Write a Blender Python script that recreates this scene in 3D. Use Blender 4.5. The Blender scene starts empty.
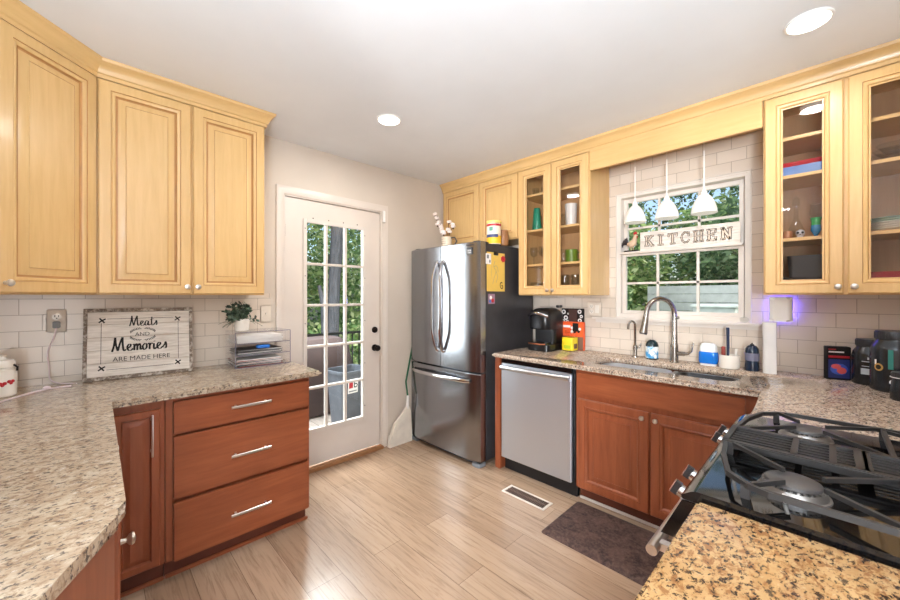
import bpy, bmesh, math, random
from mathutils import Vector, Matrix
random.seed(11)
S = bpy.context.scene
COL = S.collection
PI = math.pi

# ------------------------------------------------------------------ camera
YAW = math.radians(45.73)
cd = bpy.data.cameras.new('camera')
cd.sensor_width = 36.0
cd.lens = 368.8 / 900 * 36
cd.shift_y = -3.8 / 900
cd.clip_start = 0.02
cam = bpy.data.objects.new('camera', cd)
cam.location = (0, 0, 1.365)
cam.rotation_euler = (PI / 2, 0, YAW - PI / 2)
COL.objects.link(cam)
S.camera = cam

# ------------------------------------------------------------------ view, world, sun
S.view_settings.view_transform = 'Standard'
S.view_settings.look = 'None'
S.view_settings.gamma = 1.0
S.view_settings.use_curve_mapping = False
S.view_settings.exposure = 0.0
S.cycles.transparent_max_bounces = 32
S.cycles.max_bounces = 14
S.cycles.diffuse_bounces = 8

w = bpy.data.worlds.new('world')
S.world = w
w.use_nodes = True
wn = w.node_tree.nodes
sky = wn.new('ShaderNodeTexSky')
sky.sky_type = 'NISHITA'
sky.sun_disc = False
sky.sun_elevation = math.radians(50)
sky.sun_rotation = math.radians(200)
sky.dust_density = 3.0
w.node_tree.links.new(sky.outputs[0], wn['Background'].inputs[0])
wn['Background'].inputs[1].default_value = 0.32

def lamp(name, kind, loc, energy, color=(1, 1, 1), size=0.1, size_y=None, rot=(0, 0, 0), spread=None):
    d = bpy.data.lights.new(name, kind)
    d.energy = energy
    d.color = color
    if kind == 'AREA':
        d.size = size
        if size_y:
            d.shape = 'RECTANGLE'
            d.size_y = size_y
        else:
            d.shape = 'DISK'
        if spread:
            d.spread = math.radians(spread)
    elif kind == 'SUN':
        d.angle = 0.02
    else:
        d.shadow_soft_size = size
    o = bpy.data.objects.new(name, d)
    o.location = loc
    o.rotation_euler = rot
    COL.objects.link(o)
    return o

lamp('sun', 'SUN', (0, 0, 8), 4.6, (1, 0.95, 0.86), rot=(math.radians(38), 0, math.radians(-28)))
# added area lamps standing in for daylight from unseen openings behind the camera
lamp('fill_west', 'AREA', (-3.9, -1.75, 1.4), 460, (0.93, 0.96, 1.0), 1.4, 1.0, (0, -PI / 2, 0))
lamp('fill_south', 'AREA', (-1.6, -3.4, 1.45), 110, (0.93, 0.96, 1.0), 3.2, 1.9, (PI / 2, 0, 0))
# added up-facing fill lamp, unseen behind the camera, to brighten the ceiling
lamp('fill_ceiling', 'AREA', (-0.45, -0.35, 1.42), 160, (0.73, 0.87, 1.0), 0.5, None, (PI, 0, 0))
# added unseen lamps outside, lighting floor and fridge through the door glass
lamp('fill_porch', 'AREA', (-0.35, 4.75, 1.7), 85, (0.95, 0.98, 1.0), 0.8, 2.6, (PI / 2, 0, math.radians(-134)))
lamp('fill_floor', 'AREA', (1.4, 4.3, 3.1), 440, (0.93, 0.97, 1.0), 2.2, 1.2, Vector((0.5, -2.6, -3.1)).to_track_quat('-Z', 'Y').to_euler())
# ceiling downlights: two are in the picture, the others are added unseen behind the camera
WARM = (1.0, 0.96, 0.91)
CEIL = 2.52
DOWN = [(1.397, 2.004), (2.158, 0.058), (-1.2, 0.4), (-1.2, -1.8)]
DOWN_W = [14, 9, 8, 18]
for (x, y), e in zip(DOWN, DOWN_W):
    lamp('downlight', 'AREA', (x, y, CEIL - 0.03), e, WARM, 0.13)

# ------------------------------------------------------------------ helpers
def lin(c):
    return tuple(((v / 255) / 12.92 if v / 255 <= 0.04045 else ((v / 255 + 0.055) / 1.055) ** 2.4) for v in c) + (1.0,)

def newmat(name):
    m = bpy.data.materials.new(name)
    m.use_nodes = True
    nt = m.node_tree
    return m, nt, nt.nodes['Principled BSDF']

def setp(b, rough=0.5, metal=0.0, spec=0.5, coat=0.0, coat_rough=0.05):
    b.inputs['Roughness'].default_value = rough
    b.inputs['Metallic'].default_value = metal
    b.inputs['Specular IOR Level'].default_value = spec
    b.inputs['Coat Weight'].default_value = coat
    b.inputs['Coat Roughness'].default_value = coat_rough

def coords(nt, scale=(1, 1, 1), rot=(0, 0, 0), kind='Object'):
    tc = nt.nodes.new('ShaderNodeTexCoord')
    mp = nt.nodes.new('ShaderNodeMapping')
    mp.inputs['Scale'].default_value = scale
    mp.inputs['Rotation'].default_value = rot
    nt.links.new(tc.outputs[kind], mp.inputs[0])
    return mp.outputs[0]

def noise(nt, vec, scale, detail=3, rough=0.5, dist=0.0):
    n = nt.nodes.new('ShaderNodeTexNoise')
    n.inputs['Scale'].default_value = scale
    n.inputs['Detail'].default_value = detail
    n.inputs['Roughness'].default_value = rough
    n.inputs['Distortion'].default_value = dist
    nt.links.new(vec, n.inputs['Vector'])
    return n.outputs['Fac']

def ramp(nt, fac, stops):
    r = nt.nodes.new('ShaderNodeValToRGB')
    e = r.color_ramp.elements
    while len(e) < len(stops):
        e.new(0.5)
    for el, (p, c) in zip(e, stops):
        el.position = p
        el.color = c if len(c) == 4 else lin(c)
    nt.links.new(fac, r.inputs[0])
    return r.outputs[0]

def mixc(nt, fac, a, b, mode='MIX'):
    n = nt.nodes.new('ShaderNodeMix')
    n.data_type = 'RGBA'
    n.blend_type = mode
    for s, v in ((0, fac), (6, a), (7, b)):
        if hasattr(v, 'is_output'):
            nt.links.new(v, n.inputs[s])
        else:
            n.inputs[s].default_value = v
    return n.outputs[2]

def bump(nt, b, h, strength=0.2, dist=0.002):
    n = nt.nodes.new('ShaderNodeBump')
    n.inputs['Strength'].default_value = strength
    n.inputs['Distance'].default_value = dist
    nt.links.new(h, n.inputs['Height'])
    nt.links.new(n.outputs[0], b.inputs['Normal'])

def plain(name, c, rough=0.5, metal=0.0, spec=0.5, var=0.06, scale=8, coat=0.0):
    """one colour with a faint procedural unevenness"""
    m, nt, b = newmat(name)
    setp(b, rough, metal, spec, coat)
    v = noise(nt, coords(nt), scale, 3)
    lo = tuple(max(0, x * (1 - var)) for x in c)
    hi = tuple(min(255, x * (1 + var)) for x in c)
    nt.links.new(ramp(nt, v, [(0.3, lo), (0.7, hi)]), b.inputs['Base Color'])
    return m

def wood(name, a, c, stretch, rough=0.35, coat=0.25, scale=6, blotch=0.5):
    m, nt, b = newmat(name)
    setp(b, rough, 0, 0.5, coat, 0.18)
    g = noise(nt, coords(nt, stretch), scale, 5, 0.6, 0.4)
    col = ramp(nt, g, [(0.3, a), (0.7, c)])
    bl = noise(nt, coords(nt, (1, 1, 0.6)), 3.2, 2)
    blc = ramp(nt, bl, [(0.3, (1 - 0.22 * blotch,) * 3 + (1,)), (0.7, (1.0, 1.0, 1.0, 1))])
    nt.links.new(mixc(nt, 1.0, col, blc, 'MULTIPLY'), b.inputs['Base Color'])
    return m

def glass(name, tint=(1, 1, 1), refl=1.0):
    """thin clear glass: see-through with a mirror-like reflection at grazing angles"""
    m = bpy.data.materials.new(name)
    m.use_nodes = True
    nt = m.node_tree
    nt.nodes.remove(nt.nodes['Principled BSDF'])
    t = nt.nodes.new('ShaderNodeBsdfTransparent')
    t.inputs[0].default_value = (*tint, 1)
    g = nt.nodes.new('ShaderNodeBsdfGlossy')
    g.inputs['Roughness'].default_value = 0.02
    f = nt.nodes.new('ShaderNodeFresnel')
    f.inputs[0].default_value = 1.45
    ge = nt.nodes.new('ShaderNodeNewGeometry')
    fr = nt.nodes.new('ShaderNodeMath')
    fr.operation = 'SUBTRACT'
    fr.inputs[0].default_value = refl
    fr.use_clamp = True
    nt.links.new(ge.outputs['Backfacing'], fr.inputs[1])
    ml = nt.nodes.new('ShaderNodeMath')
    ml.operation = 'MULTIPLY'
    nt.links.new(fr.outputs[0], ml.inputs[1])
    mx = nt.nodes.new('ShaderNodeMixShader')
    nt.links.new(f.outputs[0], ml.inputs[0])
    nt.links.new(ml.outputs[0], mx.inputs[0])
    nt.links.new(t.outputs[0], mx.inputs[1])
    nt.links.new(g.outputs[0], mx.inputs[2])
    nt.links.new(mx.outputs[0], nt.nodes['Material Output'].inputs[0])
    return m

def glow(name, c, strength):
    m, nt, b = newmat(name)
    b.inputs['Base Color'].default_value = lin(c)
    b.inputs['Emission Color'].default_value = lin(c)
    b.inputs['Emission Strength'].default_value = strength
    return m

def brushed(name, c, rough, stretch, metal=1.0, amt=0.06):
    m, nt, b = newmat(name)
    setp(b, rough, metal)
    v = noise(nt, coords(nt, stretch), 10, 4, 0.7)
    b.inputs['Base Color'].default_value = lin(c)
    r = nt.nodes.new('ShaderNodeMapRange')
    r.inputs['To Min'].default_value = rough - amt
    r.inputs['To Max'].default_value = rough + amt
    nt.links.new(v, r.inputs['Value'])
    nt.links.new(r.outputs[0], b.inputs['Roughness'])
    bump(nt, b, v, 0.06, 0.001)
    return m

def granite(name, base, cream, brown, dark, pale=(222, 212, 198), size=1.0, dthr=0.545):
    m, nt, b = newmat(name)
    setp(b, 0.09, 0, 0.5)
    k = 1 / size
    v = coords(nt, (k, 1.5 * k, k), (0, 0, 0.6))
    c0 = ramp(nt, noise(nt, v, 17, 5, 0.68), [(0.36, base), (0.62, cream)])
    c1 = mixc(nt, ramp(nt, noise(nt, v, 42, 5, 0.68, 0.5), [(0.50, (0, 0, 0, 1)), (0.60, (0.9, 0.9, 0.9, 1))]), c0, lin(brown))
    v2 = coords(nt, (k, 1.5 * k, k), (0, 0, 0.9))
    c2 = mixc(nt, ramp(nt, noise(nt, v2, 60, 6, 0.70, 0.3), [(dthr, (0, 0, 0, 1)), (dthr + 0.06, (1, 1, 1, 1))]), c1, lin(dark))
    v3 = coords(nt, (k, 1.2 * k, k), (0, 0, 2.1))
    c3 = mixc(nt, ramp(nt, noise(nt, v3, 52, 4, 0.65), [(0.61, (0, 0, 0, 1)), (0.69, (0.6, 0.6, 0.6, 1))]), c2, lin(pale))
    nt.links.new(c3, b.inputs['Base Color'])
    return m

def tilemat(name, axis, c1, c2, mortar, zoff=0.0, xoff=0.0):
    m, nt, b = newmat(name)
    setp(b, 0.16, 0, 0.5)
    tc = nt.nodes.new('ShaderNodeTexCoord')
    sp = nt.nodes.new('ShaderNodeSeparateXYZ')
    cb = nt.nodes.new('ShaderNodeCombineXYZ')
    nt.links.new(tc.outputs['Object'], sp.inputs[0])
    nt.links.new(sp.outputs[axis], cb.inputs[0])
    nt.links.new(sp.outputs[2], cb.inputs[1])
    mp = nt.nodes.new('ShaderNodeMapping')
    mp.inputs['Location'].default_value = (xoff, zoff, 0)
    nt.links.new(cb.outputs[0], mp.inputs[0])
    br = nt.nodes.new('ShaderNodeTexBrick')
    br.inputs['Scale'].default_value = 1.0
    br.inputs['Brick Width'].default_value = 0.157
    br.inputs['Row Height'].default_value = 0.081
    br.inputs['Mortar Size'].default_value = 0.0017
    br.inputs['Mortar Smooth'].default_value = 0.25
    br.inputs['Bias'].default_value = 0.0
    br.inputs['Color1'].default_value = lin(c1)
    br.inputs['Color2'].default_value = lin(c2)
    br.inputs['Mortar'].default_value = lin(mortar)
    nt.links.new(mp.outputs[0], br.inputs['Vector'])
    nt.links.new(br.outputs['Color'], b.inputs['Base Color'])
    iv = nt.nodes.new('ShaderNodeMath')
    iv.operation = 'SUBTRACT'
    iv.inputs[0].default_value = 1.0
    nt.links.new(br.outputs['Fac'], iv.inputs[1])
    bump(nt, b, iv.outputs[0], 0.5, 0.002)
    return m

def floormat(name):
    m, nt, b = newmat(name)
    setp(b, 0.24, 0, 0.5)
    tc = nt.nodes.new('ShaderNodeTexCoord')
    mp = nt.nodes.new('ShaderNodeMapping')
    mp.inputs['Rotation'].default_value = (0, 0, PI / 2)
    nt.links.new(tc.outputs['Object'], mp.inputs[0])
    br = nt.nodes.new('ShaderNodeTexBrick')
    br.inputs['Scale'].default_value = 1.0
    br.inputs['Brick Width'].default_value = 1.22
    br.inputs['Row Height'].default_value = 0.178
    br.inputs['Mortar Size'].default_value = 0.0011
    br.inputs['Mortar Smooth'].default_value = 0.3
    br.offset = 0.37
    br.inputs['Color1'].default_value = lin((182, 155, 130))
    br.inputs['Color2'].default_value = lin((160, 132, 108))
    br.inputs['Mortar'].default_value = lin((106, 84, 66))
    nt.links.new(mp.outputs[0], br.inputs['Vector'])
    g = noise(nt, coords(nt, (26, 1.6, 1)), 2.2, 6, 0.65, 0.8)
    gc = ramp(nt, g, [(0.32, (0.66, 0.63, 0.60, 1)), (0.52, (1, 1, 1, 1)), (0.72, (1.0, 0.98, 0.95, 1))])
    g2 = noise(nt, coords(nt, (7, 0.8, 1)), 1.6, 3, 0.5, 0.6)
    gc2 = ramp(nt, g2, [(0.3, (0.82, 0.80, 0.78, 1)), (0.65, (1, 1, 1, 1))])
    c = mixc(nt, 0.9, br.outputs['Color'], gc, 'MULTIPLY')
    nt.links.new(mixc(nt, 0.9, c, gc2, 'MULTIPLY'), b.inputs['Base Color'])
    bump(nt, b, g, 0.05, 0.001)
    return m

MAPLE_A, MAPLE_B = (206, 167, 108), (217, 180, 123)
X = dict(
    maple=wood('maple_wood', MAPLE_A, MAPLE_B, (9, 9, 0.7), 0.38, 0.2, 5, 0.35),
    maple_h=wood('maple_wood_level', MAPLE_A, MAPLE_B, (0.7, 0.7, 9), 0.38, 0.2, 5, 0.35),
    glaze=plain('brown_glaze', (176, 128, 76), 0.4),
    inner=wood('maple_interior', (186, 146, 104), (198, 158, 114), (9, 9, 0.7), 0.5, 0.0, 5, 0.3),
    cherry=wood('cherry_wood', (130, 65, 37), (154, 84, 51), (8, 8, 0.8), 0.36, 0.2, 4, 0.7),
    cherry_h=wood('cherry_wood_level', (132, 66, 37), (157, 86, 51), (0.8, 8, 8), 0.36, 0.2, 4, 0.7),
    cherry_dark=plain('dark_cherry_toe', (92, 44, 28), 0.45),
    wall=plain('greige_paint', (204, 193, 180), 0.7, 0, 0.3, 0.015, 3),
    ceil=plain('ceiling_paint', (226, 228, 230), 0.85, 0, 0.2, 0.01, 3),
    white=plain('white_paint', (212, 204, 195), 0.4, 0, 0.5, 0.015, 4),
    doorp=plain('door_paint', (212, 202, 192), 0.4, 0, 0.5, 0.015, 4),
    floor=floormat('oak_laminate'),
    tileA=tilemat('subway_tile_a', 0, (216, 204, 190), (208, 195, 180), (168, 155, 140), 0.0265, 0.02),
    tileB=tilemat('subway_tile_b', 1, (216, 204, 190), (208, 195, 180), (168, 155, 140), 0.0265, 0.03),
    graniteL=granite('granite_beige', (168, 148, 126), (196, 181, 160), (144, 121, 100), (86, 78, 74), (220, 212, 202), 0.9),
    graniteR=granite('granite_speckled', (180, 158, 138), (206, 190, 172), (146, 120, 100), (70, 64, 64), (222, 212, 200), 0.75, 0.53),
    graniteWarm=granite('granite_warm_lit', (166, 128, 84), (184, 150, 106), (134, 92, 56), (58, 42, 34), (196, 172, 134), 0.9, 0.522),  # same granite, warm light on the near counter put into the colour
    steel=brushed('brushed_steel', (200, 200, 202), 0.34, (1, 1, 60)),
    steel_v=brushed('brushed_steel_upright', (152, 155, 161), 0.20, (60, 60, 1)),
    steel_dw=brushed('brushed_steel_panel', (214, 221, 231), 0.42, (60, 60, 1)),
    chrome=plain('satin_nickel', (212, 208, 203), 0.32, 1.0),
    nickel=plain('brushed_nickel', (168, 163, 157), 0.24, 1.0),
    sinksteel=plain('sink_steel', (224, 225, 228), 0.42, 0.75),
    chrome2=plain('polished_chrome', (205, 205, 208), 0.12, 1.0),
    black=plain('black_plastic', (20, 20, 22), 0.3),
    blackg=plain('black_gloss', (10, 10, 11), 0.05, 0, 0.6),
    fside=plain('fridge_side', (66, 64, 66), 0.42, 0.3),
    iron=plain('cast_iron', (44, 43, 43), 0.42, 0.2),
    bronze=plain('dark_bronze', (34, 26, 24), 0.3, 0.6),
    grey=plain('grey_plastic', (120, 124, 128), 0.5),
    dgrey=plain('dark_grey', (52, 50, 52), 0.5),
    whitep=plain('white_plastic', (236, 234, 230), 0.35, 0, 0.5, 0.01),
    paper=plain('white_paper', (232, 230, 228), 0.8, 0, 0.2, 0.02),
    ceram=plain('white_ceramic', (232, 226, 216), 0.2, 0, 0.5, 0.01),
    pane=glass('window_glass', (0.97, 0.99, 0.98)),
    cabglass=glass('cabinet_glass', (0.95, 0.94, 0.93), 0.6),
    clear=glass('clear_acrylic', (0.985, 0.985, 0.99), 0.8),
    drink=glass('drinking_glass', (0.93, 0.94, 0.94), 1.0),
    red=plain('red', (178, 26, 38), 0.4),
    blue=plain('blue', (40, 110, 196), 0.35),
    ink=plain('black_ink', (30, 27, 26), 0.6, 0, 0.2),
    thread=plain('oak_threshold', (150, 104, 66), 0.45),
    green=plain('green_plastic', (22, 96, 62), 0.4),
)

def mlist(m):
    return [X[k] if isinstance(k, str) else k for k in (m if isinstance(m, (list, tuple)) else [m])]

class M:
    """collects shapes in one bmesh"""
    def __init__(s):
        s.b = bmesh.new()
    def face(s, vs, mi=0):
        f = s.b.faces.new(vs)
        f.material_index = mi
        return f
    def v(s, *p):
        return s.b.verts.new(p)
    def box(s, x0, x1, y0, y1, z0, z1, mi=0, bev=0.0):
        c = [s.v(x, y, z) for z in (z0, z1) for x, y in ((x0, y0), (x1, y0), (x1, y1), (x0, y1))]
        fs = [s.face([c[i] for i in q], mi) for q in ((3, 2, 1, 0), (4, 5, 6, 7), (0, 1, 5, 4), (1, 2, 6, 5), (2, 3, 7, 6), (3, 0, 4, 7))]
        if bev:
            es = list({e for f in fs for e in f.edges})
            bmesh.ops.bevel(s.b, geom=es, offset=bev, segments=2, affect='EDGES', material=mi)
        return s
    def prism(s, pts, z0, z1, mi=0, bev=0.0):
        """pts counter-clockwise in plan"""
        lo = [s.v(x, y, z0) for x, y in pts]
        hi = [s.v(x, y, z1) for x, y in pts]
        n = len(pts)
        fs = [s.face(lo[::-1], mi), s.face(hi, mi)]
        for i in range(n):
            fs.append(s.face([lo[i], lo[(i + 1) % n], hi[(i + 1) % n], hi[i]], mi))
        if bev:
            es = list(fs[0].edges) + list(fs[1].edges)
            bmesh.ops.bevel(s.b, geom=es, offset=bev, segments=3, affect='EDGES', material=mi)
        return s
    def loft(s, rings, mi=0, closed=True, caps=True, mis=None):
        R = [[s.v(*p) for p in r] for r in rings]
        n = len(R[0])
        for k in range(len(R) - 1):
            for i in range(n if closed else n - 1):
                j = (i + 1) % n
                s.face([R[k][i], R[k][j], R[k + 1][j], R[k + 1][i]], mis[k] if mis else mi)
        if caps and closed:
            s.face(R[0][::-1], mis[0] if mis else mi)
            s.face(R[-1], mis[-1] if mis else mi)
        return s
    def lathe(s, prof, c=(0, 0, 0), n=20, mi=0, axis='z', mis=None, caps=True):
        rings = []
        for r, h in prof:
            r = max(r, 1e-4)
            ring = []
            for i in range(n):
                a = 2 * PI * i / n
                p = (r * math.cos(a), r * math.sin(a), h)
                if axis == 'x':
                    p = (p[2], p[0], p[1])
                elif axis == 'y':
                    p = (p[1], p[2], p[0])
                ring.append((p[0] + c[0], p[1] + c[1], p[2] + c[2]))
            rings.append(ring)
        return s.loft(rings, mi, True, caps, mis)
    def tube(s, pts, r, n=10, mi=0, flat=None):
        """tube along pts; r a number or one per point; flat=(a, b) squeezes the section"""
        P = [Vector(p) for p in pts]
        rs = r if isinstance(r, (list, tuple)) else [r] * len(P)
        up = None
        rings = []
        for i, p in enumerate(P):
            t = (P[min(i + 1, len(P) - 1)] - P[max(i - 1, 0)]).normalized()
            if up is None:
                up = Vector((0, 0, 1)) if abs(t.z) < 0.9 else Vector((1, 0, 0))
            a = t.cross(up).normalized()
            u = a.cross(t).normalized()
            up = u
            fa, fb = flat or (1, 1)
            rings.append([tuple(p + a * (rs[i] * fa * math.cos(2 * PI * k / n)) + u * (rs[i] * fb * math.sin(2 * PI * k / n))) for k in range(n)])
        return s.loft(rings, mi)
    def bar(s, p0, p1, wdt, hgt, mi=0):
        """square bar from p0 to p1, wdt level and hgt upright"""
        p0, p1 = Vector(p0), Vector(p1)
        t = (p1 - p0).normalized()
        up = Vector((0, 0, 1)) if abs(t.z) < 0.95 else Vector((1, 0, 0))
        a = t.cross(up).normalized() * wdt / 2
        u = a.cross(t).normalized() * hgt / 2
        return s.loft([[tuple(p + q) for q in (-a - u, a - u, a + u, -a + u)] for p in (p0, p1)], mi)
    def ball(s, c, r, n=12, mi=0, sz=(1, 1, 1)):
        k = max(5, n // 2)
        rings = []
        for i in range(k + 1):
            t = -PI / 2 + PI * i / k
            rr = max(math.cos(t), 0.02) * r
            rings.append([(c[0] + rr * math.cos(2 * PI * j / n) * sz[0], c[1] + rr * math.sin(2 * PI * j / n) * sz[1], c[2] + r * math.sin(t) * sz[2]) for j in range(n)])
        return s.loft(rings, mi)
    def quad(s, a, b, c, d, mi=0):
        s.face([s.v(*a), s.v(*b), s.v(*c), s.v(*d)], mi)
        return s
    def rbox(s, x0, x1, y0, y1, z0, z1, r, mi=0, seg=4, zb=0.0):
        """box with rounded upright corners"""
        pts = []
        for cx, cy, a0 in ((x1 - r, y1 - r, 0), (x0 + r, y1 - r, 90), (x0 + r, y0 + r, 180), (x1 - r, y0 + r, 270)):
            for i in range(seg + 1):
                a = math.radians(a0 + 90 * i / seg)
                pts.append((cx + r * math.cos(a), cy + r * math.sin(a)))
        return s.prism(pts, z0, z1, mi, zb)
    def xf(s, mat):
        bmesh.ops.transform(s.b, matrix=mat, verts=s.b.verts)
        return s
    def add(s, other, mat=None, mi=0):
        if mat is not None:
            other.xf(mat)
        me = bpy.data.meshes.new('tmp')
        other.b.to_mesh(me)
        n0 = len(s.b.faces)
        s.b.from_mesh(me)
        bpy.data.meshes.remove(me)
        if mi:
            s.b.faces.ensure_lookup_table()
            for f in s.b.faces[n0:]:
                f.material_index += mi
        return s
    def build(s, name, mats, parent=None, world=False, smooth=35, loc=None, rot=0):
        me = bpy.data.meshes.new(name)
        if world and parent is not None:
            root = parent
            while root.parent:
                root = root.parent
            s.xf(root.matrix_basis.inverted())
        elif loc is not None and world:
            s.xf((Matrix.Translation(loc) @ Matrix.Rotation(rot, 4, 'Z')).inverted())
        bmesh.ops.recalc_face_normals(s.b, faces=s.b.faces)
        s.b.to_mesh(me)
        s.b.free()
        for m in mlist(mats):
            me.materials.append(m)
        if smooth:
            me.polygons.foreach_set('use_smooth', [True] * len(me.polygons))
            me.set_sharp_from_angle(angle=math.radians(smooth))
        o = bpy.data.objects.new(name, me)
        COL.objects.link(o)
        if parent is not None:
            o.parent = parent
        elif loc is not None:
            o.location = loc
            o.rotation_euler = (0, 0, rot)
        return o

def thing(name, label, cat, loc=(0, 0, 0), rot=0.0, group=None):
    o = bpy.data.objects.new(name, None)
    o.empty_display_size = 0.05
    COL.objects.link(o)
    o.location = loc
    o.rotation_euler = (0, 0, rot)
    o['label'] = label
    o['category'] = cat
    if group:
        o['group'] = group
    return o

def tag(o, label, cat, group=None, kind=None):
    o['label'] = label
    o['category'] = cat
    if group:
        o['group'] = group
    if kind:
        o['kind'] = kind
    return o

def struct(o):
    o['kind'] = 'structure'
    return o

def nested(m, w, h, rings, back, cap=True, mats=None):
    """a door leaf: x 0..w, z 0..h, front near y=0; rings = (inset, depth)"""
    R = [[(i, back, i), (w - i, back, i), (w - i, back, h - i), (i, back, h - i)] for i in (0,)]
    for i, d in rings:
        R.append([(i, d, i), (w - i, d, i), (w - i, d, h - i), (i, d, h - i)])
    vs = [[m.v(*p) for p in r] for r in R]
    for k in range(len(vs) - 1):
        for a in range(4):
            b = (a + 1) % 4
            m.face([vs[k][a], vs[k][b], vs[k + 1][b], vs[k + 1][a]], mats[k] if mats else 0)
    if cap:
        m.face(vs[-1], 0)
        m.face(vs[0][::-1], 0)
    else:
        i = rings[-1][0]
        q = [m.v(i, back, i), m.v(w - i, back, i), m.v(w - i, back, h - i), m.v(i, back, h - i)]
        for a in range(4):
            b = (a + 1) % 4
            m.face([vs[-1][a], vs[-1][b], q[b], q[a]], 0)
            m.face([q[a], q[b], vs[0][b], vs[0][a]], 0)
    return m

RAISED = [(0, 0.005), (0.005, 0), (0.046, 0), (0.048, 0.004), (0.053, 0.0015), (0.059, 0.003), (0.064, 0.008), (0.067, 0.0145), (0.074, 0.0145), (0.102, 0.004), (0.1035, 0.0055), (0.105, 0.003)]
RAISED_M = [0, 0, 0, 1, 0, 0, 0, 1, 1, 0, 1, 0]
GLAZED = [(0, 0.005), (0.005, 0), (0.046, 0), (0.048, 0.004), (0.053, 0.0015), (0.059, 0.003), (0.065, 0.009), (0.067, 0.013), (0.074, 0.014)]
GLAZED_M = [0, 0, 0, 1, 0, 0, 0, 1, 0]
NARROW = [(0, 0.005), (0.005, 0), (0.032, 0), (0.035, 0.006), (0.038, 0.015), (0.044, 0.015), (0.062, 0.003), (0.064, 0.003)]
NARROW_M = [0, 0, 0, 1, 1, 1, 0, 0]

def knob_m(p, mats='chrome'):
    """small mushroom knob standing out of a front at p towards -y"""
    m = M()
    m.lathe([(0.008, 0.0), (0.006, -0.004), (0.005, -0.012), (0.012, -0.017), (0.0145, -0.022), (0.012, -0.027), (0.004, -0.029)], p, 14, axis='y')
    return m

def at(x, y=0, z=0, rz=0):
    return Matrix.Translation((x, y, z)) @ Matrix.Rotation(rz, 4, 'Z')

def panel_door(parent, name, x0, x1, z0, z1, y=-0.02, rings=RAISED, rm=RAISED_M, mats=('maple', 'glaze'), knob=None, glazed=False, gl='cabglass'):
    m = M()
    nested(m, x1 - x0, z1 - z0, rings, 0.02, not glazed, rm)
    m.xf(at(x0, y, z0))
    d = m.build(name, mats, parent)
    if glazed:
        i = rings[-1][0]
        M().box(x0 + i - 0.003, x1 - i + 0.003, y + 0.011, y + 0.014, z0 + i - 0.003, z1 - i + 0.003).build('pane', gl, d)
    if knob:
        knob_m((knob[0], y, knob[1])).build('knob', 'chrome', d)
    return d

def sweep(m, path, prof, mi=0):
    """mitred moulding along a plan path; prof = (offset to the right of travel, z)"""
    n = len(path)
    rings = []
    for i in range(n):
        p = Vector(path[i])
        ds = []
        if i > 0:
            ds.append((p - Vector(path[i - 1])).normalized())
        if i < n - 1:
            ds.append((Vector(path[i + 1]) - p).normalized())
        ns = [Vector((d.y, -d.x)) for d in ds]
        if len(ns) == 2:
            k = (ns[0] + ns[1])
            k = k / k.length_squared * 2
        else:
            k = ns[0]
        rings.append([(p.x + k.x * d, p.y + k.y * d, z) for d, z in prof])
    return m.loft(rings, mi)

def words(txt, size, depth=0.0006):
    """built-in lettering as a mesh lying in the x-z plane, centred, facing -y"""
    c = bpy.data.curves.new('t', 'FONT')
    c.body = txt
    c.size = size
    c.align_x = 'CENTER'
    c.align_y = 'CENTER'
    c.extrude = depth
    c.resolution_u = 3
    o = bpy.data.objects.new('t', c)
    COL.objects.link(o)
    bpy.context.view_layer.update()
    me = bpy.data.meshes.new_from_object(o.evaluated_get(bpy.context.evaluated_depsgraph_get()))
    bpy.data.objects.remove(o)
    m = M()
    m.b.from_mesh(me)
    bpy.data.meshes.remove(me)
    m.xf(Matrix.Rotation(PI / 2, 4, 'X'))
    return m

def ribbon(m, pts, wd, y=0.0, mi=0, pen=True):
    """flat brush stroke in the x-z plane"""
    P = [Vector(p) for p in pts]
    L = []
    for i, p in enumerate(P):
        t = (P[min(i + 1, len(P) - 1)] - P[max(i - 1, 0)])
        t = t.normalized() if t.length > 1e-9 else Vector((1, 0))
        k = wd * ((0.3 + 0.7 * abs(t.y)) if pen else 1.0)
        nn = Vector((-t.y, t.x)) * k / 2
        L.append((p + nn, p - nn))
    for i in range(len(L) - 1):
        a, b = L[i]
        c, d = L[i + 1]
        m.quad((a.x, y, a.y), (b.x, y, b.y), (d.x, y, d.y), (c.x, y, c.y), mi)
    return m

def smooth_pts(pts, k=5):
    P = [Vector(p) for p in pts]
    out = []
    for i in range(len(P) - 1):
        p0, p1, p2, p3 = P[max(i - 1, 0)], P[i], P[i + 1], P[min(i + 2, len(P) - 1)]
        for j in range(k):
            t = j / k
            out.append(0.5 * ((2 * p1) + (p2 - p0) * t + (2 * p0 - 5 * p1 + 4 * p2 - p3) * t * t + (3 * p1 - p0 - 3 * p2 + p3) * t ** 3))
    out.append(P[-1])
    return out

# ================================================================== the room
WY, WX = 2.82, 3.0            # inner faces of the door wall and of the window wall
def wall_y(m, y0, y1, x0, x1, hole=None, z1=CEIL):
    if not hole:
        return m.box(x0, x1, y0, y1, 0, z1)
    a, b, c, d = hole
    m.box(x0, a, y0, y1, 0, z1)
    m.box(b, x1, y0, y1, 0, z1)
    m.box(a, b, y0, y1, d, z1)
    if c > 0:
        m.box(a, b, y0, y1, 0, c)
    return m
def wall_x(m, x0, x1, y0, y1, hole=None, z1=CEIL):
    t = M()
    wall_y(t, x0, x1, y0, y1, hole, z1)
    t.b.transform(Matrix(((0, 1, 0, 0), (1, 0, 0, 0), (0, 0, 1, 0), (0, 0, 0, 1))))
    return m.add(t)

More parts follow.
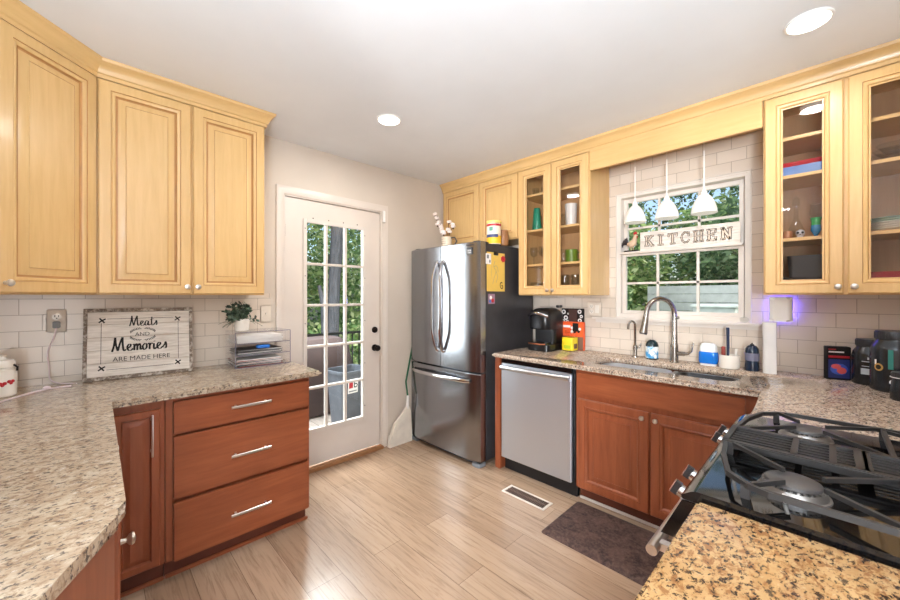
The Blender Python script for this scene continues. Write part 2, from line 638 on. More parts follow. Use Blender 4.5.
struct(M().box(-4.12, 3.12, -3.62, 2.94, -0.06, 0).build('floor', 'floor', smooth=0))
struct(M().box(-4.12, 3.12, -3.62, 2.94, CEIL, CEIL + 0.12).build('ceiling', 'ceil', smooth=0))
struct(wall_y(M(), WY, WY + 0.12, -4.12, 3.12, (1.028, 1.886, 0, 2.125)).build('wall_north', 'wall', smooth=0))
struct(wall_x(M(), WX, WX + 0.12, -3.62, WY, (0.352, 1.165, 1.21, 2.15)).build('wall_east', 'wall', smooth=0))
struct(wall_x(M(), -0.74, -0.62, 0.5, WY).build('wall_west', 'wall', smooth=0))
struct(wall_y(M(), -0.58, -0.46, 0.3, WX).build('wall_south', 'wall', smooth=0))
struct(wall_x(M(), -4.12, -4.0, -3.5, WY, (-3.2, -1.2, 0.6, 2.4)).build('wall_west_outer', 'wall', smooth=0))
struct(wall_y(M(), -3.62, -3.5, -4.0, WX, (-3.2, 0.0, 0.5, 2.4)).build('wall_south_outer', 'wall', smooth=0))

# subway tiles on the two kitchen walls
struct(M().box(-0.62, 0.935, WY - 0.008, WY, 0.90, 1.385).build('wall_north_tile', 'tileA', smooth=0))
t = M()
t.box(WX - 0.008, WX, 1.165, 1.87, 0.90, 1.42)
t.box(WX - 0.008, WX, 1.165, 1.25, 1.42, 2.42)
t.box(WX - 0.008, WX, 0.352, 1.165, 0.90, 1.21)
t.box(WX - 0.008, WX, 0.352, 1.165, 2.15, 2.42)
t.box(WX - 0.008, WX, -0.46, 0.352, 0.90, 2.42)
struct(t.build('wall_east_tile', 'tileB', smooth=0))

# ------------------------------------------------------------------ glazed back door
DX0, DX1, DZ0, DZ1 = 1.04, 1.874, 0.032, 2.114
GX0, GX1, GZ0, GZ1 = 1.198, 1.708, 0.312, 1.946
m = M()
DY = 2.838
m.box(DX0, GX0, DY, DY + 0.04, DZ0, DZ1)
m.box(GX1, DX1, DY, DY + 0.04, DZ0, DZ1)
m.box(GX0, GX1, DY, DY + 0.04, DZ0, GZ0)
m.box(GX0, GX1, DY, DY + 0.04, GZ1, DZ1)
door = struct(m.build('door_1', 'doorp', smooth=0))
m = M()
for y0, y1 in ((DY - 0.012, DY), ):
    m.box(GX0 - 0.022, GX0 + 0.008, y0, y1, GZ0 - 0.022, GZ1 + 0.022, 0, 0.003)
    m.box(GX1 - 0.008, GX1 + 0.022, y0, y1, GZ0 - 0.022, GZ1 + 0.022, 0, 0.003)
    m.box(GX0 + 0.008, GX1 - 0.008, y0, y1, GZ0 - 0.022, GZ0 + 0.008, 0, 0.003)
    m.box(GX0 + 0.008, GX1 - 0.008, y0, y1, GZ1 - 0.008, GZ1 + 0.022, 0, 0.003)
for i in range(5):                      # screw heads round the lite frame
    for xx, zz in ((GX0 - 0.008, GZ0 + 0.1 + i * 0.37), (GX1 + 0.008, GZ0 + 0.1 + i * 0.37)):
        m.lathe([(0.004, 0), (0.003, -0.002)], (xx, DY - 0.012, zz), 8, 1, 'y')
for i in range(4):
    m.lathe([(0.005, 0), (0.004, -0.002)], (GX0 + 0.06 + i * 0.13, DY - 0.001, GZ1 + 0.034), 8, 1, 'y')
m.build('lite_frame', ['white', 'ink'], door)
m = M()
for i in (1, 2):
    xx = GX0 + (GX1 - GX0) * i / 3
    m.box(xx - 0.010, xx + 0.010, DY - 0.008, DY + 0.028, GZ0, GZ1, 0, 0.004)
for j in range(1, 5):
    zz = GZ0 + (GZ1 - GZ0) * j / 5
    m.box(GX0, GX1, DY - 0.006, DY + 0.026, zz - 0.010, zz + 0.010, 0, 0.004)
m.build('muntin', 'white', door)
M().box(GX0 - 0.005, GX1 + 0.005, DY + 0.012, DY + 0.016, GZ0 - 0.005, GZ1 + 0.005).build('pane', 'pane', door)
m = M()
m.lathe([(0.030, 0), (0.030, -0.006), (0.012, -0.010), (0.011, -0.030), (0.024, -0.038), (0.028, -0.050), (0.024, -0.062), (0.008, -0.066)], (1.822, DY, 0.905), 18, axis='y')
m.build('door_knob', 'bronze', door)
m = M()
m.lathe([(0.028, 0), (0.027, -0.010), (0.020, -0.014), (0.004, -0.015)], (1.822, DY, 1.065), 18, axis='y')
m.bar((1.822, DY - 0.014, 1.050), (1.822, DY - 0.014, 1.080), 0.020, 0.010)
m.build('deadbolt', 'bronze', door)
for z in (1.86, 1.06, 0.25):
    M().lathe([(0.006, z - 0.045), (0.006, z + 0.045)], (DX0 - 0.004, DY - 0.006, 0), 10).build('hinge', 'bronze', door)
# jamb, casing, threshold, shoe mouldings
m = M()
m.box(1.028, 1.037, WY, WY + 0.12, 0, 2.12)
m.box(1.877, 1.886, WY, WY + 0.12, 0, 2.12)
m.box(1.028, 1.886, WY, WY + 0.12, 2.117, 2.125)
m.box(1.037, 1.05, DY + 0.042, DY + 0.06, 0.03, 2.117)
m.box(1.864, 1.877, DY + 0.042, DY + 0.06, 0.03, 2.117)
struct(m.build('door_frame_1', 'doorp', smooth=0))
m = M()
prof = [(0, WY), (0, WY - 0.014), (0.012, WY - 0.018), (0.050, WY - 0.011), (0.058, WY - 0.008), (0.058, WY)]
def casing(m, x0, x1, z1):
    """plain moulded casing: two legs and a head with mitres"""
    L, R, T = x0, x1, z1
    rings = []
    for (px, pz, sx, sz) in ((L, 0, 1, 0), (L, T, 1, -1), (R, T, -1, -1), (R, 0, -1, 0)):
        rings.append([(px + sx * d, y, pz + sz * d) for d, y in prof])
    return m.loft(rings)
casing(m, 0.970, 1.945, 2.185)
struct(m.build('trim_1', 'doorp'))
struct(M().box(1.03, 1.884, 2.775, 2.835, 0.0, 0.028, 0, 0.006).build('trim_2', 'thread'))
m = M()
m.box(1.946, WX, WY - 0.012, WY, 0, 0.085, 0, 0.003)
struct(m.build('baseboard_north', 'white'))
struct(M().box(1.946, WX, WY - 0.026, WY - 0.012, 0, 0.018, 0, 0.005).build('trim_3', 'thread'))

# ------------------------------------------------------------------ window over the sink
m = M()
wprof = [(0, WX), (0, WX - 0.016), (0.006, WX - 0.018), (0.006, WX - 0.010), (0.034, WX - 0.004), (0.040, WX + 0.03), (0.040, WX + 0.10)]
WA, WB, WZ0, WZ1 = 0.338, 1.178, 1.195, 2.168
rings = []
for py, pz, sy, sz in ((WB, WZ0, -1, 1), (WB, WZ1, -1, -1), (WA, WZ1, 1, -1), (WA, WZ0, 1, 1)):
    rings.append([(x, py + sy * d, pz + sz * d) for d, x in wprof])
m.loft(rings + [rings[0]], closed=False)
win = struct(m.build('window_1', 'white'))
m = M()
def sash(m, x, z0, z1, y0, y1, bars_z, stile=0.030, dp=0.03):
    m.box(x, x + dp, y0, y0 + stile, z0, z1, 0, 0.003)
    m.box(x, x + dp, y1 - stile, y1, z0, z1, 0, 0.003)
    m.box(x, x + dp, y0 + stile, y1 - stile, z0, z0 + stile, 0, 0.003)
    m.box(x, x + dp, y0 + stile, y1 - stile, z1 - stile, z1, 0, 0.003)
    for i in (1, 2):
        yy = y0 + (y1 - y0) * i / 3
        m.box(x + 0.006, x + 0.024, yy - 0.008, yy + 0.008, z0 + 0.01, z1 - 0.01)
    for zz in bars_z:
        m.box(x + 0.006, x + 0.024, y0 + 0.01, y1 - 0.01, zz - 0.008, zz + 0.008)
sash(m, WX + 0.045, 1.68, 2.128, 0.378, 1.138, (1.895,))
m.build('upper_sash', 'white', win)
m = M()
sash(m, WX + 0.010, 1.225, 1.705, 0.378, 1.138, (1.465,))
m.box(WX - 0.045, WX + 0.030, 0.378, 1.138, 1.690, 1.706, 0, 0.003)
m.build('lower_sash', 'white', win)
M().box(WX + 0.056, WX + 0.059, 0.39, 1.13, 1.69, 2.12).build('pane', 'pane', win)
M().box(WX + 0.021, WX + 0.024, 0.39, 1.13, 1.235, 1.695).build('pane', 'pane', win)
m = M()
m.box(WX - 0.050, WX + 0.05, 0.23, 1.36, 1.178, 1.196, 0, 0.005)
m.box(WX - 0.020, WX - 0.009, 0.25, 1.34, 1.152, 1.178, 0, 0.003)
m.build('window_stool', 'white', win)

# ================================================================== upper cabinets
UZ0, UZ1 = 1.372, 2.45
# pair of doors beside the back door
c = thing('wall_cabinet', 'maple two-door wall cabinet hanging over the small white framed sign and plant', 'cabinet', (0.0, 2.50, UZ0), 0, 'maple upper cabinets')
M().box(0.0195, 0.79, 0, 0.318, 0, UZ1 - UZ0 + 0.06, 0, 0.002).build('body', 'maple', c)
panel_door(c, 'door', 0.026, 0.402, 0.006, 1.058, knob=(0.383, 0.045))
panel_door(c, 'door', 0.412, 0.786, 0.006, 1.058, knob=(0.432, 0.045))
# diagonal corner cabinet
c = thing('corner_wall_cabinet', 'maple single-door wall cabinet set diagonally across the left corner', 'cabinet', (-0.2725, 2.2095, UZ0), PI / 4, 'maple upper cabinets')
m = M().prism([(-0.614, 2.814), (-0.614, 2.2095), (-0.2725, 2.2095), (0.018, 2.50), (0.018, 2.814)], UZ0, UZ1 + 0.06)
m.build('body', 'maple', c, world=True, smooth=0)
panel_door(c, 'door', 0.012, 0.399, 0.006, 1.058, knob=(0.032, 0.045))
CROWN = [(0.0, 2.435), (0.006, 2.435), (0.008, 2.452), (0.014, 2.456), (0.018, 2.470), (0.030, 2.492), (0.046, 2.504), (0.050, 2.519), (0.0, 2.519)]
m = sweep(M(), [(-0.2895, 2.1825), (0.020, 2.492), (0.795, 2.492), (0.795, 2.815)], CROWN)
tag(m.build('crown_moulding', 'maple_h', loc=(0.4, 2.49, 2.435), world=True), 'maple crown moulding along the tops of the left wall cabinets', 'moulding')
# over the fridge
FZ = 1.865
c = thing('fridge_top_cabinet', 'maple two-door wall cabinet above the stainless fridge', 'cabinet', (2.65, 2.812, FZ), -PI / 2, 'maple upper cabinets')
M().box(0.0, 0.945, 0, 0.345, 0, 0.645, 0, 0.002).build('body', 'maple', c)
panel_door(c, 'door', 0.010, 0.496, 0.008, 0.565)
panel_door(c, 'door', 0.508, 0.938, 0.008, 0.565)

def glass_cabinet(label, y0, wdt, doors, shelves, knobs, drops):
    """hollow cabinet on the window wall with glazed doors; local x runs from y0 towards -y"""
    c = thing('glass_door_cabinet', label, 'cabinet', (2.65, y0, UZ0), -PI / 2, 'maple upper cabinets')
    H = UZ1 - UZ0 + 0.06
    D = 0.340
    m = M()
    m.box(0, 0.018, 0, D, 0, H)
    m.box(wdt - 0.018, wdt, 0, D, 0, H)
    m.box(0.018, wdt - 0.018, 0, D, 0, 0.018)
    m.box(0.018, wdt - 0.018, 0, D, H - 0.075, H)
    m.box(0.018, wdt - 0.018, 0, 0.018, 0.018, 0.03)
    g = (doors[0][1] + doors[1][0]) / 2
    m.box(g - 0.022, g + 0.022, 0, 0.019, 0.03, H - 0.075)
    m.build('body', 'maple', c, smooth=0)
    M().box(0.018, wdt - 0.018, D - 0.012, D - 0.002, 0.018, H - 0.075).build('back_panel', 'inner', c, smooth=0)
    for z in shelves:
        M().box(0.019, wdt - 0.019, 0.022, D - 0.013, z - 0.018 - UZ0, z - UZ0, 0, 0.002).build('shelf', 'maple_h', c)
    for (a, b), kx in zip(doors, knobs):
        panel_door(c, 'door', a, b, 0.006, 1.058, rings=GLAZED, rm=GLAZED_M, knob=(kx, 0.040), glazed=True)
    return c
glass_cabinet('maple glass-door cabinet between the fridge and the sink window', 1.861, 0.631, ((0.004, 0.311), (0.317, 0.624)), (2.225, 1.925, 1.635), (0.290, 0.338), 0)
glass_cabinet('maple glass-door cabinet right of the sink window', 0.249, 0.705, ((0.006, 0.301), (0.316, 0.611)), (2.215, 2.012, 1.676), (0.282, 0.336), 0)

m = M()
m.box(2.637, 2.657, 0.252, 1.228, 2.292, 2.442, 0, 0.003)
m.box(2.657, 2.985, 0.252, 1.228, 2.400, 2.414)
tag(m.build('valance', 'maple_h', loc=(2.647, 0.74, 2.292), world=True), 'plain maple valance board bridging the cabinets over the sink window', 'valance')
m = sweep(M(), [(2.642, 2.815), (2.642, -0.455)], CROWN)
tag(m.build('crown_moulding', 'maple_h', loc=(2.64, 1.2, 2.435), world=True), 'maple crown moulding running above the fridge and the sink window', 'moulding')

# ================================================================== base cabinets, left
BT = 0.882
def slab(m, x0, x1, z0, z1, y=-0.02, bev=0.004, back=-0.001):
    return m.box(x0, x1, y, back, z0, z1, 0, bev)
def bar_pull(p0, p1, out=-0.028, flat=True):
    p0, p1 = Vector(p0), Vector(p1)
    m = M()
    d = (p1 - p0).normalized()
    pts = []
    for i in range(9):
        q = p0.lerp(p1, i / 8)
        pts.append(tuple(q + Vector((0, out - 0.004 * math.sin(PI * i / 8), 0))))
    m.tube(pts, 0.0075, 8, flat=(0.6, 1.0) if abs(d.x) > 0.5 else (1.0, 0.6))
    for t in (0.12, 0.88):
        q = p0.lerp(p1, t)
        m.bar(tuple(q + Vector((0, out, 0))), tuple(q), 0.009, 0.009)
    return m
c = thing('drawer_base_cabinet', 'cherry base cabinet with three wide drawers left of the back door', 'cabinet', (0.255, 2.20, 0), 0, 'cherry base cabinets')
m = M()
m.box(0.0, 0.695, 0.016, 0.60, 0.095, BT)
m.box(0.0, 0.027, 0, 0.016, 0.095, BT)
m.box(0.690, 0.695, 0, 0.016, 0.095, BT)
m.box(0.027, 0.690, 0, 0.016, 0.860, BT)
m.build('body', 'cherry', c, smooth=0)
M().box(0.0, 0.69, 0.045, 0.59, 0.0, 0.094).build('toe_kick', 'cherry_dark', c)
M().box(0.0, 0.70, 0.028, 0.044, 0.0, 0.018, 0, 0.004).build('shoe_moulding', 'cherry_h', c)
for (z0, z1, hz) in ((0.704, 0.858, 0.787), (0.392, 0.690, 0.533), (0.092, 0.372, 0.226)):
    d = slab(M(), 0.030, 0.688, z0, z1, back=0.015).build('drawer', 'cherry_h', c)
    bar_pull((0.268, -0.02, hz), (0.462, -0.02, hz)).build('handle', 'chrome', d)
c = thing('corner_base_cabinet', 'narrow cherry base cabinet with a tall raised-panel door in the left counter corner', 'cabinet', (0.034, 2.20, 0), 0, 'cherry base cabinets')
M().box(0.002, 0.218, 0, 0.60, 0.095, BT, 0, 0.002).build('body', 'cherry', c)
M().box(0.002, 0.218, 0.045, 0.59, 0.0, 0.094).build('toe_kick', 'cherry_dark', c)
M().box(0.0, 0.219, 0.028, 0.044, 0.0, 0.018, 0, 0.004).build('shoe_moulding', 'cherry_h', c)
d = panel_door(c, 'door', 0.030, 0.200, 0.105, 0.838, rings=NARROW, rm=[0] * 8, mats=('cherry', 'cherry_dark'))
bar_pull((0.168, -0.02, 0.632), (0.168, -0.02, 0.822)).build('handle', 'chrome', d)
# left wing, its front faces +x and its end is cut at an angle
c = thing('wing_base_cabinet', 'cherry base cabinet under the cut-off end of the left counter', 'cabinet', (0.028, 1.05, 0), PI / 2, 'cherry base cabinets')
pl = [(-0.612, 2.19), (-0.612, 0.64), (-0.175, 0.64), (-0.058, 0.89), (0.026, 1.07), (0.026, 2.19)]
M().prism(pl, 0.095, BT).build('body', 'cherry', c, world=True, smooth=0)
pk = [(-0.61, 2.18), (-0.61, 0.70), (-0.215, 0.70), (-0.105, 0.91), (-0.03, 1.08), (-0.03, 2.18)]
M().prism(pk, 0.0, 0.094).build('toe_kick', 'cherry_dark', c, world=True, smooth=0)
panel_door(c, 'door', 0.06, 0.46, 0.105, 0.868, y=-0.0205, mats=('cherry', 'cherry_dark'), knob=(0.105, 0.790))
panel_door(c, 'door', 0.47, 0.87, 0.105, 0.868, y=-0.0205, mats=('cherry', 'cherry_dark'), knob=(0.825, 0.790))
m = M()
e0, e1 = Vector((-0.062, 0.882)), Vector((0.022, 1.060))
dd = (e1 - e0).normalized()
nn = Vector((dd.y, -dd.x))
q = [e0 + nn * 0.001, e1 + nn * 0.001, e1 + nn * 0.016, e0 + nn * 0.016]
m.prism([tuple(v) for v in (q[0], q[3], q[2], q[1])], 0.0, BT)
m.build('end_panel', 'cherry', c, world=True, smooth=0)

# ------------------------------------------------------------------ countertops
CZ0, CZ1 = 0.884, 0.914
pts = [(-0.611, 2.811), (-0.611, 0.60), (-0.160, 0.60), (-0.028, 0.880), (0.040, 1.022), (0.052, 1.05), (0.056, 1.085), (0.056, 2.145), (1.003, 2.145), (1.003, 2.811)]
tag(M().prism(pts, CZ0, CZ1, 0, 0.010).build('countertop', 'graniteL', loc=(0, 2.4, CZ0), world=True), 'L-shaped beige granite countertop with a cut-off corner on the left', 'countertop')
pts = [(2.991, 1.866), (2.285, 1.866), (2.285, 0.212), (1.745, 0.212), (1.745, -0.452), (2.991, -0.452)]
m = M().prism(pts, CZ0, CZ1, 0, 0.010)
cut = M().rbox(2.412, 2.735, 0.335, 1.125, 0.80, 1.0, 0.085, 0, 6)
o = m.build('countertop', 'graniteR', loc=(2.6, 0.8, CZ0), world=True)
k = cut.build('cutter', 'graniteR', loc=(2.6, 0.8, CZ0), world=True)
bm_ = o.modifiers.new('hole', 'BOOLEAN')
bm_.object = k
bm_.solver = 'EXACT'
bpy.context.view_layer.update()
me = bpy.data.meshes.new_from_object(o.evaluated_get(bpy.context.evaluated_depsgraph_get()))
o.modifiers.clear()
o.data = me
bpy.data.objects.remove(k)
tag(o, 'L-shaped speckled granite countertop around the sink and behind the stove', 'countertop')
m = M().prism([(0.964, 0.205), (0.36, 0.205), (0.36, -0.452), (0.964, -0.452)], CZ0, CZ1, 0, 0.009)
tag(m.build('countertop', 'graniteWarm', loc=(0.66, -0.1, CZ0), world=True), 'short granite countertop with warm light put into its colour in front of the black stove', 'countertop')
c = thing('stove_side_cabinet', 'cherry base cabinet under the short warm-tinted countertop', 'cabinet', (0.36, 0.165, 0), PI, 'cherry base cabinets')
M().box(0.37, 0.955, -0.45, 0.155, 0.095, BT).build('body', 'cherry', c, world=True)
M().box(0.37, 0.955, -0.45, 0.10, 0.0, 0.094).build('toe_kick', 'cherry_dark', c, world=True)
m = M()
nested(m, 0.56, 0.75, RAISED, 0.02, True, RAISED_M)
m.xf(at(0.945, 0.176, 0.11, PI))
m.build('door', ('cherry', 'cherry_dark'), c, world=True)

# ================================================================== base run under the window
c = thing('sink_base_cabinet', 'cherry sink cabinet with two raised-panel doors under the window', 'cabinet', (2.33, 1.178, 0), -PI / 2, 'cherry base cabinets')
mm = M()                                       # open box, so that the bowls hang inside it
mm.box(0.0, 0.018, 0, 0.62, 0.095, BT)
mm.box(0.92, 0.938, 0, 0.62, 0.095, BT)
mm.box(0.018, 0.92, 0, 0.62, 0.095, 0.113)
mm.box(0.018, 0.92, 0.605, 0.62, 0.113, BT)
mm.box(0.018, 0.92, 0, 0.018, 0.113, BT)
mm.build('body', 'cherry', c, smooth=0)
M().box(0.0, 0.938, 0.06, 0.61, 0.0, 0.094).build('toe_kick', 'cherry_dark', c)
M().box(0.0, 0.938, 0.044, 0.059, 0.0, 0.016, 0, 0.004).build('shoe_moulding', 'white', c)
slab(M(), 0.016, 0.893, 0.722, 0.862).build('false_drawer', 'cherry_h', c)
panel_door(c, 'door', 0.020, 0.452, 0.100, 0.690, mats=('cherry', 'cherry_dark'), rm=[0] * 12, knob=(0.420, 0.655))
panel_door(c, 'door', 0.462, 0.893, 0.100, 0.690, mats=('cherry', 'cherry_dark'), rm=[0] * 12, knob=(0.492, 0.655))
c = thing('corner_counter_cabinet', 'cherry base cabinet in the corner between the sink and the stove', 'cabinet', (2.6, -0.1, 0), 0, 'cherry base cabinets')
M().box(1.76, 2.985, -0.445, 0.185, 0.095, BT).build('body', 'cherry', c, world=True)
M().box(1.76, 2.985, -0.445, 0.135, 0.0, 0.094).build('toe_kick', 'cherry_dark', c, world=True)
tag(M().box(2.318, 2.94, 1.810, 1.862, 0.0, BT, 0, 0.003).build('end_panel', 'cherry', loc=(2.4, 1.83, 0), world=True), 'tall cherry end panel between the fridge and the dishwasher', 'panel')

c = thing('dishwasher', 'stainless dishwasher with a bar handle under the granite counter', 'dishwasher', (2.31, 1.806, 0), -PI / 2)
M().box(0.004, 0.618, 0.03, 0.60, 0.10, 0.872).build('tub', 'black', c)
m = M()
W_ = 0.590
rings = []
for z in (0.108, 0.75, 0.800, 0.842):
    rings.append([(0.012, 0.028, z), (0.012, 0.0, z), (0.012 + W_, 0.0, z), (0.012 + W_, 0.028, z)])
m.box(0.012, 0.012 + W_, 0.0, 0.028, 0.108, 0.842, 0, 0.005)
m.build('door_panel', 'steel_dw', c)
m = M()
pts = [(0.020 + (W_ - 0.016) * i / 12, -0.022 - 0.018 * math.sin(PI * i / 12), 0.812) for i in range(13)]
m.tube(pts, 0.016, 10, flat=(0.62, 1.0))
m.box(0.020, 0.045, -0.024, 0.002, 0.798, 0.826)
m.box(W_ - 0.021, W_ + 0.004, -0.024, 0.002, 0.798, 0.826)
m.build('handle', 'steel', c)
M().box(0.012, 0.602, 0.004, 0.03, 0.846, 0.874).build('control_strip', 'blackg', c)
M().box(0.006, 0.614, 0.06, 0.09, 0.0, 0.10).build('toe_kick', 'black', c)

# ================================================================== fridge
c = thing('fridge', 'stainless french-door fridge with a bottom freezer drawer in the far corner', 'fridge', (2.20, 2.795, 0), -PI / 2)
FW = 0.880
M().box(0.006, FW - 0.006, 0.072, 0.755, 0.035, 1.792, 0, 0.006).build('body', 'fside', c)
def bulge(x):
    u = 2 * x / FW - 1
    return -0.022 + 0.030 * abs(u) ** 7
def fridge_front(x0, x1, z0, z1, bow=0.0):
    m = M()
    n = 18
    xs = [x0 + (x1 - x0) * i / n for i in range(n + 1)]
    prof = [(xs[0], 0.066)] + [(x, bulge(x)) for x in xs] + [(xs[-1], 0.066)]
    rings = []
    for z, e in ((z0, 0.004), (z0 + 0.004, 0.0), (z1 - 0.006, 0.0), (z1, 0.006)):
        rings.append([(x, y + (e if 0 < i < len(prof) - 1 else 0), z) for i, (x, y) in enumerate(prof)])
    return m.loft(rings)
SPLIT = 0.443
def bow_handle(x0, dx):
    m = M()
    pts = []
    for i in range(25):
        t = i / 24
        s = math.sin(PI * t) ** 0.8 if 0 < t < 1 else 0
        pts.append((x0 + dx * s, bulge(x0) - 0.010 - 0.048 * min(1, s * 1.5), 0.895 + 0.765 * t))
    m.tube(pts, 0.0145, 10, flat=(1.1, 0.8))
    for z in (0.895, 1.66):
        m.lathe([(0.016, 0.004), (0.016, -0.014), (0.010, -0.018)], (x0, bulge(x0), z), 12, axis='y')
    return m
d = fridge_front(0.002, SPLIT - 0.003, 0.756, 1.800).build('door', 'steel_v', c)
bow_handle(SPLIT - 0.034, -0.008).build('handle', 'chrome2', d)
d = fridge_front(SPLIT + 0.003, FW - 0.002, 0.756, 1.800).build('door', 'steel_v', c)
bow_handle(SPLIT + 0.036, 0.024).build('handle', 'chrome2', d)
b = M()
b.box(0.755, 0.812, bulge(0.755) - 0.0030, bulge(0.76) + 0.010, 1.700, 1.757)
b = b.build('badge', 'black', d)
mm = M()
for xx in (0.766, 0.790):
    mm.box(xx, xx + 0.010, bulge(0.755) - 0.0042, bulge(0.755) - 0.0031, 1.727, 1.737)
mm.box(0.766, 0.802, bulge(0.755) - 0.0042, bulge(0.755) - 0.0031, 1.711, 1.716)
mm.build('badge_symbols', 'paper', b)
mm = words('SAMSUNG', 0.017)
mm.xf(at(0.785, bulge(0.785) - 0.002, 1.775, 0.10)).build('lettering', 'dgrey', d)
d = fridge_front(0.002, FW - 0.002, 0.045, 0.744).build('freezer_drawer', 'steel_v', c)
m = M()
pts = [(0.055 + 0.735 * i / 20, bulge(0.055 + 0.735 * i / 20) - 0.012 - 0.040 * math.sin(PI * i / 20) ** 0.5, 0.682) for i in range(21)]
m.tube(pts, 0.013, 10, flat=(0.7, 1.15))
m.build('handle', 'chrome2', d)
m = M()
m.box(0.02, FW - 0.02, 0.02, 0.09, 0.012, 0.040)
for i in range(12):
    m.box(0.06 + i * 0.06, 0.10 + i * 0.06, 0.012, 0.02, 0.020, 0.032)
m.build('base_grille', 'dgrey', c)
for x in (0.05, FW - 0.05):
    M().rbox(x - 0.045, x + 0.045, -0.005, 0.085, 0.0, 0.030, 0.02, 0, 3, 0.005).build('foot_cover', 'grey', c)
for x in (0.04, FW - 0.10):
    M().box(x, x + 0.06, 0.02, 0.16, 1.8005, 1.812, 0, 0.004).build('hinge_cover', 'dgrey', c)

SY = 1.915 + 0.006            # right side of the fridge body
# things held to the fridge side
def side_sheet(name, x0, x1, z0, z1, mats, label, cat, thick=0.0012):
    o = thing(name, label, cat, ((x0 + x1) / 2, SY - 0.0005, z0))
    M().box(-(x1 - x0) / 2, (x1 - x0) / 2, -thick, 0, 0, z1 - z0).build('sheet', mats, o, smooth=0)
    return o
YEL = plain('yellow_paper', (226, 190, 96), 0.8, 0, 0.2, 0.02)
o = side_sheet('drawing', 2.285, 2.520, 1.405, 1.725, YEL, "yellow paper with a child's pencil drawing on the dark fridge side", 'drawing')
m = M()
ribbon(m, smooth_pts([(-0.015, 0.25), (-0.03, 0.20), (0.0, 0.17), (-0.025, 0.11), (-0.045, 0.06)]), 0.003, -0.0017, 0, False)
ribbon(m, smooth_pts([(-0.03, 0.20), (0.01, 0.21), (0.03, 0.16)]), 0.003, -0.0017, 0, False)
ribbon(m, smooth_pts([(0.0, 0.17), (0.02, 0.12), (0.0, 0.07)]), 0.003, -0.0017, 0, False)
ribbon(m, smooth_pts([(-0.055, 0.21), (-0.06, 0.15), (-0.05, 0.10)]), 0.002, -0.0017, 0, False)
m.build('pencil_lines', 'grey', o, smooth=0)
m = M()
ribbon(m, smooth_pts([(0.085, 0.07), (0.065, 0.075), (0.055, 0.055), (0.065, 0.03), (0.085, 0.025), (0.09, 0.045), (0.072, 0.05)]), 0.008, -0.0017, 0, False)
m.build('ink_swirl', 'ink', o, smooth=0)
m = M().rbox(-0.026, 0.026, -0.012, 0.0, 0, 0.03, 0.004, 0, 2, 0.002)
tag(m.build('magnet', 'black', loc=(2.395, SY - 0.0022, 1.702)), 'small black clip magnet at the top of the yellow drawing', 'magnet')
m = M()
for i in range(7):
    a = 2 * PI * i / 7
    m.ball((0.018 * math.cos(a), -0.008, 0.022 + 0.016 * math.sin(a)), 0.011, 8, 0, (1, 0.6, 1))
m.ball((0, -0.010, 0.022), 0.013, 8)
tag(m.build('magnet', 'red', loc=(2.485, SY - 0.0045, 1.655)), 'red flower magnet at the corner of the yellow drawing', 'magnet')
o = thing('magnet', 'pale square picture magnet beside the yellow drawing', 'magnet', (2.305, SY - 0.0022, 1.625))
M().box(-0.035, 0.030, -0.004, 0, 0, 0.085, 0, 0.001).build('plate', 'paper', o)
m = M()
m.box(-0.025, 0.0, -0.0048, -0.0041, 0.045, 0.075)
m.box(0.004, 0.020, -0.0048, -0.0041, 0.012, 0.035)
m.build('picture', 'grey', o)
o = thing('magnet', 'tiny photo magnet under the yellow drawing', 'magnet', (2.345, SY - 0.0005, 1.302))
M().box(-0.042, 0.042, -0.003, 0, 0, 0.082, 0, 0.001).build('plate', plain('mauve', (150, 120, 140), 0.5), o)
m = M()
m.ball((-0.012, -0.003, 0.052), 0.016, 10, 0, (1, 0.15, 1))
m.ball((0.014, -0.003, 0.028), 0.018, 10, 1, (1, 0.15, 1))
m.ball((-0.02, -0.003, 0.022), 0.012, 10, 2, (1, 0.15, 1))
m.build('picture', ['paper', 'red', 'blue'], o)

# ================================================================== sink and taps
def rrect(x0, x1, y0, y1, r, z, seg=5):
    pts = []
    for cx, cy, a0 in ((x1 - r, y1 - r, 0), (x0 + r, y1 - r, 90), (x0 + r, y0 + r, 180), (x1 - r, y0 + r, 270)):
        for i in range(seg + 1):
            a = math.radians(a0 + 90 * i / seg)
            pts.append((cx + r * math.cos(a), cy + r * math.sin(a), z))
    return pts
s = thing('kitchen_sink', 'double-bowl stainless undermount sink below the window', 'sink', (2.56, 0.73, 0.70))
for y0, y1 in ((0.700, 1.121), (0.339, 0.672)):
    m = M()
    x0, x1, r = 2.416, 2.731, 0.078
    m.loft([rrect(x0 + 0.012, x1 - 0.012, y0 + 0.012, y1 - 0.012, r, 0.702), rrect(x0 - 0.002, x1 + 0.002, y0 - 0.002, y1 + 0.002, r, 0.730),
            rrect(x0 - 0.002, x1 + 0.002, y0 - 0.002, y1 + 0.002, r, 0.882), rrect(x0, x1, y0, y1, r, 0.882),
            rrect(x0, x1, y0, y1, r, 0.740), rrect(x0 + 0.02, x1 - 0.02, y0 + 0.02, y1 - 0.02, r, 0.708)])
    bowl = m.build('bowl', 'sinksteel', s, world=True)
    M().lathe([(0.042, 0.709), (0.040, 0.712), (0.020, 0.7105), (0.004, 0.7105)], ((x0 + x1) / 2, (y0 + y1) / 2, 0), 16).build('drain', 'chrome', bowl, world=True)
M().box(2.43, 2.72, 0.673, 0.699, 0.865, 0.881, 0, 0.004).build('divider', 'steel', s, world=True)
p = thing('roasting_pan', 'black roasting pan standing in the right sink bowl', 'pan', (2.56, 0.505, 0.7127))
